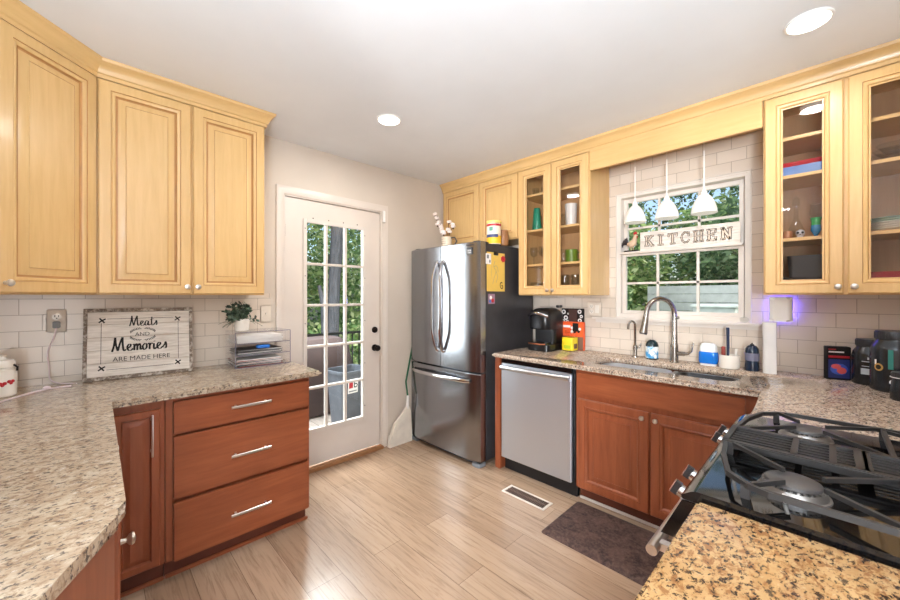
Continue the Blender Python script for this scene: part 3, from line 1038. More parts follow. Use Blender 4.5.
M().loft([rrect(-0.10, 0.10, -0.125, 0.125, 0.04, 0.0), rrect(-0.118, 0.118, -0.145, 0.145, 0.05, 0.172), rrect(-0.122, 0.122, -0.149, 0.149, 0.05, 0.176),
          rrect(-0.113, 0.113, -0.140, 0.140, 0.05, 0.174), rrect(-0.096, 0.096, -0.12, 0.12, 0.04, 0.130)]).build('pan', 'black', p)

f = thing('kitchen_faucet', 'tall brushed-nickel pull-down faucet behind the sink', 'faucet', (2.86, 0.735, CZ1))
m = M()
m.lathe([(0.030, 0.0), (0.030, 0.008), (0.025, 0.014), (0.023, 0.10), (0.024, 0.115), (0.0225, 0.120), (0.0185, 0.135), (0.0170, 0.31)], (0, 0, 0), 20)
m.build('body', 'nickel', f)
dv = Vector((-0.20, 0.135, 0)).normalized()
m = M()
pts = [(0, 0, 0.30)]
R_ = 0.108
for i in range(15):
    a = PI * (1 - i / 14)
    q = dv * (R_ + R_ * math.cos(a) * 1.0) + Vector((0, 0, 0.325 + 0.110 * math.sin(a)))
    pts.append(tuple(q))
pts[1:] = pts[1:]
q0 = dv * 2 * R_
pts.append(tuple(q0 + dv * 0.004 + Vector((0, 0, 0.305))))
m.tube(pts, 0.0160, 12)
m.build('spout', 'nickel', f)
m = M()
h0 = q0 + dv * 0.003
m.tube([tuple(h0 + Vector((0, 0, 0.310))), tuple(h0 + dv * 0.004 + Vector((0, 0, 0.285))), tuple(h0 + dv * 0.014 + Vector((0, 0, 0.235))), tuple(h0 + dv * 0.019 + Vector((0, 0, 0.205)))], [0.0175, 0.019, 0.022, 0.0265], 14)
m.tube([tuple(h0 + dv * 0.019 + Vector((0, 0, 0.205))), tuple(h0 + dv * 0.021 + Vector((0, 0, 0.196)))], [0.0245, 0.022], 14, 1)
m.build('spray_head', ['nickel', 'dgrey'], f)
m = M()
m.tube([(0, 0, 0.062), (0, -0.060, 0.062)], 0.015, 12)
m.tube([(0, -0.050, 0.062), (0, -0.080, 0.066), (0, -0.098, 0.085), (0.0, -0.104, 0.115), (0.0, -0.112, 0.142)], [0.012, 0.010, 0.008, 0.007, 0.006], 10)
m.build('handle', 'nickel', f)
M().tube([(0, 0, 0.305), (0, -0.030, 0.305)], 0.009, 10).build('spout_clip', 'nickel', f)

f = thing('filter_faucet', 'slim filtered-water tap left of the tall faucet', 'faucet', (2.895, 1.0, CZ1))
M().lathe([(0.022, 0.0), (0.021, 0.006), (0.012, 0.012), (0.013, 0.050), (0.016, 0.060), (0.015, 0.082), (0.007, 0.092)], (0, 0, 0), 16).build('body', 'nickel', f)
pts = [(0, 0, 0.085), (0, 0, 0.235)] + [(-0.024 * (1 - math.cos(PI * i / 8)) * 0.8, 0.024 * (1 - math.cos(PI * i / 8)) * 0.7, 0.235 + 0.030 * math.sin(PI * i / 8)) for i in range(1, 9)] + [(-0.04, 0.035, 0.205)]
M().tube(pts, 0.0072, 10).build('spout', 'nickel', f)
M().tube([(0, 0, 0.070), (0, -0.030, 0.072), (0, -0.038, 0.090), (0, -0.042, 0.105)], [0.006, 0.006, 0.006, 0.005], 8).build('handle', 'nickel', f)

# ================================================================== gas stove
R0, R1 = 0.972, 1.737
s = thing('gas_stove', 'black and stainless gas stove with iron grates between the granite counters', 'stove', (1.354, -0.1, 0))
def B(*a, **k):
    return M().box(*a, **k)
B(R0, R1, -0.44, 0.205, 0.03, 0.898).build('body', 'black', s, world=True)
m = M()
m.loft([[(R0 - 0.006, y, z) for y, z in ((-0.45, 0.917), (0.205, 0.917), (0.215, 0.914), (0.235, 0.900), (0.232, 0.892), (-0.45, 0.892))],
        [(R1 + 0.004, y, z) for y, z in ((-0.45, 0.917), (0.205, 0.917), (0.215, 0.914), (0.235, 0.900), (0.232, 0.892), (-0.45, 0.892))]])
m.b.transform(Matrix.Translation((0, 0, 0.012)))
m.build('cooktop', 'blackg', s, world=True)
m = M()
pr_ = ((0.206, 0.900), (0.234, 0.900), (0.278, 0.806), (0.206, 0.806))
m.loft([[(R0, y, z) for y, z in pr_], [(R1, y, z) for y, z in pr_]])
m.build('control_panel', ['steel'], s, world=True, smooth=0)
for xx in (R0 - 0.003, R1 - 0.001):
    M().loft([[(xx, y, z) for y, z in pr_], [(xx + 0.004, y, z) for y, z in pr_]]).build('panel_end_cap', 'blackg', s, world=True, smooth=0)
ndir = Vector((0, 0.906, 0.424))
for xx in (1.105, 1.225, 1.60, 1.70):
    c0 = Vector((xx, 0.257, 0.852))
    m = M()
    m.lathe([(0.020, 0.0), (0.020, 0.004), (0.0165, 0.006), (0.016, 0.016), (0.014, 0.018), (0.002, 0.018)], (0, 0, 0), 18, mis=[1, 1, 1, 1, 0, 0])
    m.box(-0.006, 0.006, -0.018, 0.018, 0.016, 0.032, 0, 0.001)
    m.box(-0.0065, 0.0065, -0.0185, 0.0185, 0.032, 0.0345, 1, 0.001)
    m.xf(Matrix.Translation(c0) @ Matrix.Rotation(math.radians(-65), 4, 'X'))
    m.build('knob', ['dgrey', 'chrome2'], s, world=True)
d = B(R0 + 0.004, R1 - 0.004, 0.206, 0.252, 0.20, 0.800, 0, 0.006).build('oven_door', 'steel', s, world=True)
B(R0 + 0.09, R1 - 0.09, 0.252, 0.254, 0.30, 0.66).build('oven_window', 'blackg', d, world=True)
m = M().tube([(R0 + 0.035, 0.310, 0.728), (R1 - 0.035, 0.310, 0.728)], 0.0135, 14)
for xx in (R0 + 0.075, R1 - 0.075):
    m.bar((xx, 0.308, 0.728), (xx, 0.250, 0.728), 0.022, 0.020)
m.build('handle', 'chrome', d, world=True)
B(R0 + 0.004, R1 - 0.004, 0.206, 0.246, 0.045, 0.192, 0, 0.005).build('storage_drawer', 'steel', s, world=True)
for xx in (R0 + 0.06, R1 - 0.06):
    for yy in (-0.38, 0.15):
        M().lathe([(0.018, 0.0), (0.018, 0.006), (0.009, 0.010), (0.009, 0.031)], (xx, yy, 0), 12).build('foot', 'black', s, world=True)
ZG = 0.966
def burner(x, y, r):
    m = M()
    m.lathe([(r * 1.34, 0.929), (r * 1.32, 0.932), (r * 1.24, 0.933), (r * 1.20, 0.940), (r * 1.14, 0.946), (r * 1.0, 0.946)], (x, y, 0), 36, mis=[0, 0, 0, 0, 0])
    for i in range(30):
        a = 2 * PI * i / 30
        m.bar((x + math.cos(a) * r * 1.02, y + math.sin(a) * r * 1.02, 0.947), (x + math.cos(a) * r * 1.13, y + math.sin(a) * r * 1.13, 0.947), 0.004, 0.006)
    b = m.build('burner', plain('burner_alloy', (150, 148, 146), 0.4, 0.9), s, world=True)
    M().lathe([(r * 1.02, 0.9465), (r * 1.06, 0.951), (r * 1.02, 0.956), (r * 0.9, 0.9585), (0.004, 0.9585)], (x, y, 0), 36).build('burner_cap', plain('enamel_cap', (62, 60, 60), 0.45), b, world=True)
    M().tube([(x - r * 1.5, y + r * 0.2, 0.93), (x - r * 1.5, y + r * 0.2, 0.948)], 0.004, 8).build('igniter', 'whitep', b, world=True)
for x, y, r in ((1.118, 0.055, 0.047), (1.112, -0.275, 0.042), (1.582, 0.050, 0.047), (1.582, -0.275, 0.040)):
    burner(x, y, r)
def grate(x0, x1, out, cx):
    """iron grate: frame with cut front corners, a middle rail, feet and fingers; out is its outer x"""
    m = M()
    inn = x1 if out == x0 else x0
    sg = 1 if inn > out else -1
    ring = [(inn, 0.198), (out + sg * 0.16, 0.186), (out + sg * 0.055, 0.160), (out + sg * 0.012, 0.118), (out, 0.085), (out, -0.36), (out + sg * 0.03, -0.40), (inn, -0.40)]
    P = [(x, y, ZG - 0.006) for x, y in ring]
    for a, b in zip(P[:-1], P[1:]):
        m.bar(a, b, 0.0095, 0.012)
    for q in P[1:-1]:
        m.lathe([(0.0048, ZG - 0.012), (0.0048, ZG)], (q[0], q[1], 0), 8)
    m.bar((out, -0.115, ZG - 0.006), (inn, -0.115, ZG - 0.006), 0.0095, 0.012)
    m.bar((inn, 0.198, ZG - 0.006), (inn, -0.40, ZG - 0.006), 0.008, 0.012)
    for x, y in ((out + sg * 0.020, 0.125), (out, -0.115), (out + sg * 0.03, -0.395)):
        m.bar((x, y, 0.9295), (x, y, ZG - 0.008), 0.016, 0.012)
    for cy in (0.040, -0.275):
        f0, f1 = (0.19, -0.115) if cy > 0 else (-0.115, -0.40)
        for a in ((inn, f0 - 0.01), (inn, f1 + 0.01), (out + sg * 0.02, f0 - 0.075 if cy > 0 else f0), (out + sg * 0.008, f1 + 0.008)):
            A = Vector((a[0], a[1], ZG - 0.004))
            C_ = Vector((cx, cy, ZG - 0.001))
            dlt = (C_ - A)
            m.bar(tuple(A), tuple(C_ - dlt.normalized() * 0.046), 0.008, 0.010)
    return m.build('grate', 'iron', s, world=True, smooth=30)
grate(0.992, 1.256, 0.992, 1.112)
grate(1.428, 1.712, 1.712, 1.582)
m = M()
for x in (1.266, 1.418):
    m.bar((x, 0.205, ZG - 0.008), (x, -0.40, ZG - 0.008), 0.016, 0.020)
for y in (0.200, 0.062, -0.008, -0.066, -0.250, -0.395):
    m.bar((1.266, y, ZG - 0.006), (1.418, y, ZG - 0.006), 0.013, 0.016)
m.box(1.266, 1.418, -0.066, -0.045, ZG - 0.014, ZG + 0.002)
for i in range(6):
    x = 1.266 + 0.152 * (i + 0.8) / 6.6
    m.bar((x, 0.20, ZG - 0.006), (x, -0.395, ZG - 0.006), 0.0065, 0.005)
for x in (1.268, 1.416):
    for y in (0.19, -0.39):
        m.bar((x, y, 0.9295), (x, y, ZG - 0.016), 0.014, 0.014)
m.build('griddle_bridge', 'iron', s, world=True, smooth=30)

# ================================================================== lamps
GLOW = glow('lamp_lens', (255, 250, 240), 14)
for (x, y), lab in zip(DOWN[:2], ('round recessed ceiling light nearer the back door', 'round recessed ceiling light above the stove')):
    o = thing('recessed_light', lab, 'ceiling light', (x, y, CEIL - 0.012), 0, 'recessed ceiling lights')
    M().lathe([(0.078, 0.011), (0.077, 0.005), (0.070, 0.002), (0.067, 0.004), (0.067, 0.010)], (0, 0, 0), 32).build('trim_ring', 'whitep', o)
    M().lathe([(0.066, 0.0065), (0.03, 0.005), (0.002, 0.005)], (0, 0, 0), 32).build('lens', GLOW, o)
SHADE = plain('opal_glass', (238, 236, 230), 0.35, 0, 0.5, 0.01)
SHADE.node_tree.nodes['Principled BSDF'].inputs['Transmission Weight'].default_value = 0.25
SHADE.node_tree.nodes['Principled BSDF'].inputs['Emission Color'].default_value = (1, 0.97, 0.92, 1)
SHADE.node_tree.nodes['Principled BSDF'].inputs['Emission Strength'].default_value = 0.12
for y, lab in ((0.969, 'first white glass pendant lamp from the fridge side over the sink'),
               (0.765, 'middle one of three white glass pendant lamps over the sink'),
               (0.553, 'white glass pendant lamp over the sink nearest the right glass cabinet')):
    o = thing('pendant_lamp', lab, 'pendant lamp', (2.80, y, 1.893), 0, 'pendant lamps over the sink')
    M().lathe([(0.072, 0.0), (0.071, 0.010), (0.065, 0.042), (0.054, 0.075), (0.039, 0.102), (0.025, 0.118), (0.018, 0.122), (0.016, 0.120), (0.023, 0.115), (0.036, 0.100), (0.051, 0.074), (0.062, 0.042), (0.067, 0.010), (0.068, 0.0)], (0, 0, 0), 28).build('lamp_shade', SHADE, o)
    M().lathe([(0.018, 0.1225), (0.017, 0.138), (0.010, 0.150), (0.005, 0.156)], (0, 0, 0), 18).build('socket_cap', 'whitep', o)
    M().tube([(0, 0, 0.155), (0, 0, 0.400)], 0.0036, 10).build('rod', 'whitep', o)
    M().tube([(0, 0, 0.398), (0, 0, 0.500)], 0.002, 8).build('cord', 'chrome', o)
    M().lathe([(0.030, 0.5065), (0.030, 0.498), (0.020, 0.492), (0.004, 0.490)], (0, 0, 0), 18).build('canopy', 'whitep', o)

# ================================================================== on the floor
def matmat(name):
    m, nt, b = newmat(name)
    setp(b, 0.75, 0, 0.2)
    v = coords(nt, (1, 1, 1))
    n1 = noise(nt, v, 14, 5, 0.65, 0.8)
    n2 = noise(nt, v, 60, 3, 0.6)
    c = mixc(nt, ramp(nt, n2, [(0.45, (0, 0, 0, 1)), (0.7, (0.5, 0.5, 0.5, 1))]), ramp(nt, n1, [(0.35, (48, 35, 33)), (0.65, (90, 68, 61))]), lin((112, 90, 80)))
    nt.links.new(c, b.inputs['Base Color'])
    bump(nt, b, n2, 0.3, 0.002)
    return m
m = M()
m.loft([rrect(1.862, 2.322, 0.30, 1.163, 0.02, 0.001), rrect(1.866, 2.318, 0.304, 1.159, 0.02, 0.006), rrect(1.895, 2.290, 0.333, 1.130, 0.02, 0.016)])
m = m.build('floor_mat', matmat('mottled_mat'), loc=(2.09, 0.73, 0.0), world=True)
tag(m, 'dark brown mottled cushioned mat on the floor before the sink cabinet', 'mat')
o = thing('floor_vent', 'brown slotted floor register set in the planks near the dishwasher', 'vent', (2.118, 1.43, 0))
m = M()
m.box(-0.058, 0.058, -0.168, -0.150, 0, 0.006, 0, 0.002)
m.box(-0.058, 0.058, 0.150, 0.168, 0, 0.006, 0, 0.002)
m.box(-0.058, -0.043, -0.150, 0.150, 0, 0.006, 0, 0.002)
m.box(0.043, 0.058, -0.150, 0.150, 0, 0.006, 0, 0.002)
m.build('frame', plain('pale_metal', (214, 202, 188), 0.4), o)
m = M()
m.box(-0.043, 0.043, -0.150, 0.150, 0, 0.0015)
for i in range(24):
    y = -0.147 + 0.0125 * i
    m.box(-0.042, 0.042, y, y + 0.0055, 0.0015, 0.005, 1)
m.box(-0.004, 0.004, -0.150, 0.150, 0.0015, 0.0055, 1)
m.build('grille', ['ink', plain('brown_metal', (104, 82, 70), 0.45)], o)

# ================================================================== left counter
CT = CZ1 + 0.0005
# framed sign leaning on the tiles
o = thing('framed_sign', 'white plank sign in a worn grey frame reading Meats and Memories, leaning on the tiles', 'sign', (0.206, 2.703, CT), math.radians(-5))
tilt = Matrix.Rotation(math.radians(-8.5), 4, 'X')
SW, SH = 0.475, 0.385
m = M()
for k in range(5):
    z0 = 0.018 + k * (SH - 0.036) / 5
    m.box(-SW / 2 + 0.016, SW / 2 - 0.016, -0.006, 0.004, z0 + 0.0014, z0 + (SH - 0.036) / 5 - 0.0014)
def planks(name):
    mt, nt, b = newmat(name)
    setp(b, 0.7, 0, 0.2)
    g = noise(nt, coords(nt, (3, 20, 30)), 3, 5, 0.6)
    nt.links.new(ramp(nt, g, [(0.3, (196, 187, 176)), (0.6, (224, 217, 208))]), b.inputs['Base Color'])
    return mt
m.xf(tilt).build('planks', planks('whitewashed_planks'), o)
WORN = newmat('worn_frame')
def worn():
    mt, nt, b = WORN
    setp(b, 0.7, 0, 0.2)
    g = noise(nt, coords(nt, (1, 1, 1)), 38, 5, 0.7)
    nt.links.new(ramp(nt, g, [(0.46, (112, 98, 86)), (0.62, (190, 180, 168))]), b.inputs['Base Color'])
    return mt
m = M()
m.box(-SW / 2, SW / 2, -0.014, 0.008, 0, 0.018)
m.box(-SW / 2, SW / 2, -0.014, 0.008, SH - 0.018, SH)
m.box(-SW / 2, -SW / 2 + 0.016, -0.014, 0.008, 0.018, SH - 0.018)
m.box(SW / 2 - 0.016, SW / 2, -0.014, 0.008, 0.018, SH - 0.018)
m.xf(tilt).build('frame', worn(), o, smooth=0)
# brush lettering, drawn stroke by stroke (x, z in letter heights)
SCRIPT = {
    'M': ([[(0.0, 0.0), (0.10, 0.45), (0.16, 1.0)], [(0.16, 1.0), (0.20, 0.5), (0.30, 0.05)], [(0.30, 0.05), (0.42, 0.6), (0.55, 1.0)], [(0.55, 1.0), (0.56, 0.5), (0.62, 0.05), (0.74, 0.12)]], 0.76),
    'e': ([[(0.0, 0.16), (0.16, 0.26), (0.24, 0.42), (0.14, 0.48), (0.05, 0.30), (0.10, 0.06), (0.24, 0.03), (0.36, 0.16)]], 0.36),
    'a': ([[(0.28, 0.42), (0.14, 0.48), (0.03, 0.26), (0.08, 0.04), (0.20, 0.10), (0.29, 0.44)], [(0.29, 0.44), (0.28, 0.10), (0.36, 0.03), (0.44, 0.14)]], 0.42),
    't': ([[(0.14, 0.86), (0.11, 0.40), (0.14, 0.05), (0.24, 0.04), (0.32, 0.14)], [(0.0, 0.60), (0.30, 0.66)]], 0.30),
    's': ([[(0.0, 0.12), (0.14, 0.34), (0.18, 0.50), (0.22, 0.30), (0.20, 0.06), (0.06, 0.04)]], 0.28),
    'm': ([[(0.0, 0.40), (0.06, 0.44), (0.07, 0.02)], [(0.07, 0.26), (0.18, 0.47), (0.23, 0.36), (0.23, 0.02)], [(0.23, 0.26), (0.34, 0.47), (0.40, 0.36), (0.41, 0.06), (0.52, 0.12)]], 0.50),
    'o': ([[(0.16, 0.48), (0.03, 0.28), (0.10, 0.03), (0.25, 0.16), (0.24, 0.42), (0.14, 0.46)], [(0.20, 0.44), (0.38, 0.40)]], 0.34),
    'r': ([[(0.0, 0.38), (0.07, 0.46), (0.08, 0.02)], [(0.08, 0.26), (0.18, 0.46), (0.28, 0.42)]], 0.28),
    'i': ([[(0.05, 0.44), (0.05, 0.08), (0.12, 0.03), (0.20, 0.14)], [(0.07, 0.62), (0.09, 0.58)]], 0.19),
}
def script_word(m, txt, x, z, h, wd):
    total = sum(SCRIPT[c][1] for c in txt) * h
    x -= total / 2
    for c in txt:
        st, adv = SCRIPT[c]
        for k in st:
            ribbon(m, smooth_pts([(x + a * h, z + b * h) for a, b in k], 5), wd * h, -0.0068)
        x += adv * h
m = M()
script_word(m, 'Meats', 0.010, 0.284, 0.058, 0.105)
script_word(m, 'Memories', -0.004, 0.146, 0.078, 0.115)
for txt, sz, z in (('AND', 0.030, 0.236), ('ARE MADE HERE', 0.034, 0.104)):
    t = words(txt, sz, 0.0004)
    t.xf(at(0.004, -0.0070, z))
    m.add(t)
for s_ in (1, -1):
    for side in (1, -1):
        arc = [(0.006 + side * 0.056 * math.sin(math.radians(4 + 72 * i / 9)), 0.236 + s_ * 0.031 * math.cos(math.radians(4 + 72 * i / 9))) for i in range(10)]
        ribbon(m, arc, 0.0022, -0.0068, 0, False)
        for i in range(1, 9, 1):
            x_, z_ = arc[i]
            ribbon(m, [(x_, z_), (x_ + side * 0.004, z_ + s_ * 0.0085)], 0.0034, -0.0068, 0, False)
for sx in (-1, 1):
    ribbon(m, [(sx * 0.168, 0.085), (sx * 0.168, 0.305)], 0.0022, -0.0068, 0, False)
for z in (0.328, 0.052):
    ribbon(m, [(-0.145, z), (0.145, z)], 0.0022, -0.0068, 0, False)
for sx in (-1, 1):
    for sz in (0.320, 0.062):
        x_ = sx * 0.165
        for a in (0.6, 2.2, 3.9, 5.3):
            ribbon(m, [(x_, sz), (x_ + 0.018 * math.cos(a), sz + 0.016 * math.sin(a))], 0.007, -0.0068, 0, False)
m.xf(tilt).build('lettering', 'ink', o, smooth=0)

PLATE = plain('ivory_plate', (216, 205, 190), 0.4)
def outlet(name, label, loc, rot, gangs=('outlet',), cat='outlet'):
    o = thing(name, label, cat, loc, rot)
    n = len(gangs)
    wd = 0.046 * n + 0.026
    M().box(-wd / 2, wd / 2, -0.006, 0, 0, 0.118, 0, 0.003).build('cover_plate', PLATE, o)
    for i, g in enumerate(gangs):
        cx = -wd / 2 + 0.036 + 0.046 * i
        if g == 'outlet':
            for z in (0.038, 0.080):
                s_ = M().lathe([(0.017, -0.006), (0.017, -0.0085), (0.002, -0.0085)], (cx, 0, z), 18, axis='y').build('socket', 'ceram', o)
                k = M()
                k.box(cx - 0.008, cx - 0.005, -0.0092, -0.0084, z - 0.002, z + 0.008)
                k.box(cx + 0.005, cx + 0.008, -0.0092, -0.0084, z - 0.002, z + 0.008)
                k.lathe([(0.003, -0.0084), (0.002, -0.0092)], (cx, 0, z - 0.008), 8, axis='y')
                k.build('slots', 'ink', s_)
        elif g == 'switch':
            M().box(cx - 0.016, cx + 0.016, -0.0085, -0.006, 0.026, 0.092, 0, 0.002).build('rocker', 'ceram', o)
        else:
            M().box(cx - 0.004, cx + 0.004, -0.018, -0.006, 0.054, 0.068, 0, 0.002).build('toggle', 'ceram', o)
    return o
TA = WY - 0.0085
outlet('wall_outlet', 'white duplex outlet on the tiles left of the framed sign, a cord plugged in', (-0.126, TA, 1.178), 0)
outlet('light_switch', 'white toggle switch plate on the tiles behind the small potted plant', (0.898, TA, 1.180), 0, ('toggle',), 'switch')
outlet('wall_outlet', 'white double plate with an outlet and a switch left of the sink window', (WX - 0.0085, 1.352, 1.200), -PI / 2, ('outlet', 'switch'))
PINK = plain('pale_cord', (226, 210, 214), 0.5)
o = thing('charger', 'pale charging plug and cord hanging from the outlet onto the counter', 'charger', (-0.126, TA - 0.0095, 1.20))
M().box(-0.014, 0.014, -0.026, 0, 0.0, 0.034, 0, 0.003).build('plug', 'grey', o)
pts = smooth_pts([(0, -0.020, 0.004), (-0.010, -0.024, -0.05), (-0.030, -0.020, -0.12), (-0.026, -0.022, -0.20), (-0.020, -0.030, -0.262), (0.02, -0.06, -0.2815), (0.075, -0.11, -0.2815)], 6)
M().tube([tuple(p) for p in pts], 0.0030, 8).build('cord', PINK, o)
pts = smooth_pts([(-0.33, 2.36, CT + 0.004), (-0.273, 2.44, CT + 0.004), (-0.215, 2.545, CT + 0.004), (-0.150, 2.618, CT + 0.004), (-0.105, 2.632, CT + 0.004), (-0.068, 2.636, CT + 0.004)], 6)
o = thing('cable', 'pale pink cable with a cloth tie lying on the left counter', 'cable', (-0.150, 2.618, CT))
M().tube([tuple(p) for p in pts], 0.0040, 8).build('cord', PINK, o, world=True)
M().ball((-0.150, 2.618, CT + 0.010), 0.012, 10, 0, (1.2, 0.9, 0.8)).build('tie', PINK, o, world=True)
o = thing('ceramic_jar', 'white ceramic jar with red hearts at the left edge of the counter', 'jar', (-0.290, 2.60, CT))
M().lathe([(0.044, 0), (0.049, 0.006), (0.050, 0.10), (0.047, 0.116), (0.040, 0.122), (0.040, 0.128)], (0, 0, 0), 28).build('body', 'ceram', o)
M().lathe([(0.040, 0.1285), (0.045, 0.130), (0.046, 0.150), (0.040, 0.162), (0.018, 0.166), (0.016, 0.176), (0.020, 0.184), (0.004, 0.188)], (0, 0, 0), 28).build('lid', 'ceram', o)
M().tube([(0.040, -0.022, 0.142), (0.052, -0.020, 0.128), (0.050, -0.016, 0.112)], 0.004, 8).build('clasp', 'bronze', o)
m = M()
for a, z in ((-1.35, 0.062), (-0.80, 0.068), (-1.9, 0.058)):
    for da in (-0.13, 0.13):
        m.ball((0.0475 * math.cos(a + da), 0.0475 * math.sin(a + da), z), 0.008, 8)
    m.ball((0.0475 * math.cos(a), 0.0475 * math.sin(a), z - 0.008), 0.007, 8)
m.build('hearts', 'red', o)
# desk organiser
TX0, TX1, TY0, TY1, TH = 0.640, 0.972, 2.552, 2.790, 0.222
o = thing('paper_tray', 'clear acrylic three-tier paper tray on the left counter by the door', 'paper tray', ((TX0 + TX1) / 2, (TY0 + TY1) / 2, CT))
hw, hd = (TX1 - TX0) / 2, (TY1 - TY0) / 2
EDGE = plain('acrylic_edge', (118, 114, 128), 0.25)
tier = TH / 3
for k in range(3):
    z = k * tier
    m = M()
    m.box(-hw, hw, -hd, hd, z, z + 0.003)
    m.box(-hw, -hw + 0.003, -hd, hd, z + 0.003, z + tier)
    m.box(hw - 0.003, hw, -hd, hd, z + 0.003, z + tier)
    m.box(-hw + 0.003, hw - 0.003, hd - 0.003, hd, z + 0.003, z + tier)
    t_ = m.build('tier', 'clear', o, smooth=0)
    m = M()
    m.box(-hw - 0.0005, hw + 0.0005, -hd - 0.002, -hd, z, z + 0.0045)
    for sx in (-1, 1):
        m.box(sx * hw - 0.002, sx * hw + 0.002, -hd - 0.002, -hd + 0.0005, z + 0.0045, z + tier)
    m.build('front_edge', EDGE, t_, smooth=0)
m = M()
m.box(-hw, hw, -hd, hd, TH, TH + 0.003)
m.build('top', 'clear', o, smooth=0)
M().box(-hw - 0.0005, hw + 0.0005, -hd - 0.002, -hd, TH - 0.001, TH + 0.003).build('front_edge', EDGE, o, smooth=0)
TCX, TCY = (TX0 + TX1) / 2, (TY0 + TY1) / 2
def stack(name, label, z, n, w0, d0, cols, cat='papers'):
    """a loose pile of sheets"""
    m = M()
    h = 0.0
    for i in range(n):
        a = random.uniform(-0.06, 0.06)
        q = M().box(-w0 / 2, w0 / 2, -d0 / 2, d0 / 2, 0.0005, 0.0035, i % len(cols))
        h_ = h
        q.b.transform(Matrix.Translation((random.uniform(-0.008, 0.008), random.uniform(-0.006, 0.006), h_)) @ Matrix.Rotation(a, 4, 'Z'))
        m.add(q)
        h += 0.0042
    return tag(m.build(name, cols, loc=(TCX - 0.015, TCY - 0.004, z), smooth=0), label, cat)
stack('paper_stack', 'thick pile of white papers in the top tier of the clear tray', CT + 2 * tier + 0.0035, 11, 0.27, 0.20, ['paper'])
stack('paper_stack', 'grey folders in the middle tier of the clear tray', CT + tier + 0.0035, 8, 0.26, 0.18, ['grey', 'dgrey', 'paper', 'dgrey'])
stack('paper_stack', 'white and rust-brown booklets in the bottom tier of the clear tray', CT + 0.0035, 10, 0.27, 0.20, [plain('rust', (128, 62, 50), 0.6), 'paper', 'dgrey', 'paper'])
m = M().rbox(-0.040, 0.040, -0.022, 0.022, 0, 0.020, 0.01, 0, 3, 0.003)
tag(m.build('gadget', 'blue', loc=(TCX + 0.005, TY0 + 0.040, CT + tier + 0.0395)), 'small bright blue gadget on the folders in the clear tray', 'gadget')
# plant
o = thing('potted_plant', 'small leafy green plant in a white pot on the clear tray', 'plant', (0.706, 2.665, CT + TH + 0.004))
M().lathe([(0.036, 0), (0.040, 0.004), (0.047, 0.070), (0.047, 0.078), (0.043, 0.078), (0.042, 0.068), (0.004, 0.066)], (0, 0, 0), 26).build('pot', 'ceram', o)
LEAF = [plain('leaf_dark', (44, 60, 46), 0.55), plain('leaf_mid', (66, 86, 66), 0.55), plain('leaf_pale', (104, 122, 100), 0.55)]
m, ms = M(), M()
for i in range(44):
    a = random.uniform(0, 2 * PI)
    el = random.uniform(0.15, 1.35)
    L = random.uniform(0.08, 0.145)
    d0 = Vector((math.cos(a) * math.cos(el), math.sin(a) * math.cos(el) * 0.8, math.sin(el)))
    if el < 0.5:
        L *= 1.1
    P = [Vector((0, 0, 0.066)) + d0 * L * t + Vector((0, 0, -0.055 * t * t * (1.2 - el / 1.3))) for t in (0, 0.3, 0.6, 0.85, 1.0)]
    ms.tube([tuple(p) for p in P], 0.0012, 5)
    for p in P[1:]:
        for q in range(3):
            n1 = Vector((random.uniform(-1, 1), random.uniform(-1, 1), random.uniform(-0.5, 1))).normalized()
            n2 = n1.cross(Vector((random.uniform(-1, 1), random.uniform(-1, 1), random.uniform(-1, 1)))).normalized()
            s_ = random.uniform(0.012, 0.020)
            tip = p + n1 * s_ * 1.9
            if tip.z > 0.212 or tip.y > 0.13 or p.z < 0.075:
                continue
            m.quad(tuple(p), tuple(p + n1 * s_ + n2 * s_ * 0.6), tuple(tip), tuple(p + n1 * s_ - n2 * s_ * 0.6), random.choice((0, 0, 1, 1, 2)))
ms.build('stems', LEAF[1], o)
m.build('leaves', LEAF, o, smooth=0)

# ================================================================== on the fridge
FT = 1.8005
o = thing('mug', 'cream printed mug holding cotton stems on the fridge', 'mug', (2.335, 2.440, FT))
M().lathe([(0.044, 0), (0.047, 0.004), (0.048, 0.105), (0.044, 0.105), (0.043, 0.010), (0.003, 0.008)], (0, 0, 0), 28).build('cup', plain('cream_glaze', (222, 206, 184), 0.3), o)
M().tube([(0.016, -0.044, 0.095), (0.028, -0.078, 0.096), (0.034, -0.096, 0.062), (0.028, -0.078, 0.028), (0.016, -0.044, 0.024)], 0.0065, 8).build('handle', 'dgrey', o)
m = M()
for z in (0.078, 0.058, 0.040):
    for k in range(5):
        a = PI + 0.05 + (k - 2) * 0.22
        a2 = a + 0.14
        r = 0.0486
        m.quad((r * math.cos(a), r * math.sin(a), z), (r * math.cos(a2), r * math.sin(a2), z), (r * math.cos(a2), r * math.sin(a2), z + 0.007), (r * math.cos(a), r * math.sin(a), z + 0.007))
m.build('printing', plain('grey_print', (150, 132, 118), 0.5), o, smooth=0)
o = thing('cotton_stems', 'dry cotton stems with white bolls standing in the cream mug', 'dried flowers', (2.335, 2.440, FT + 0.010))
COTTON = plain('cotton', (238, 226, 220), 0.9, 0, 0.1)
m = M()
TWIG = plain('twig', (84, 58, 44), 0.7)
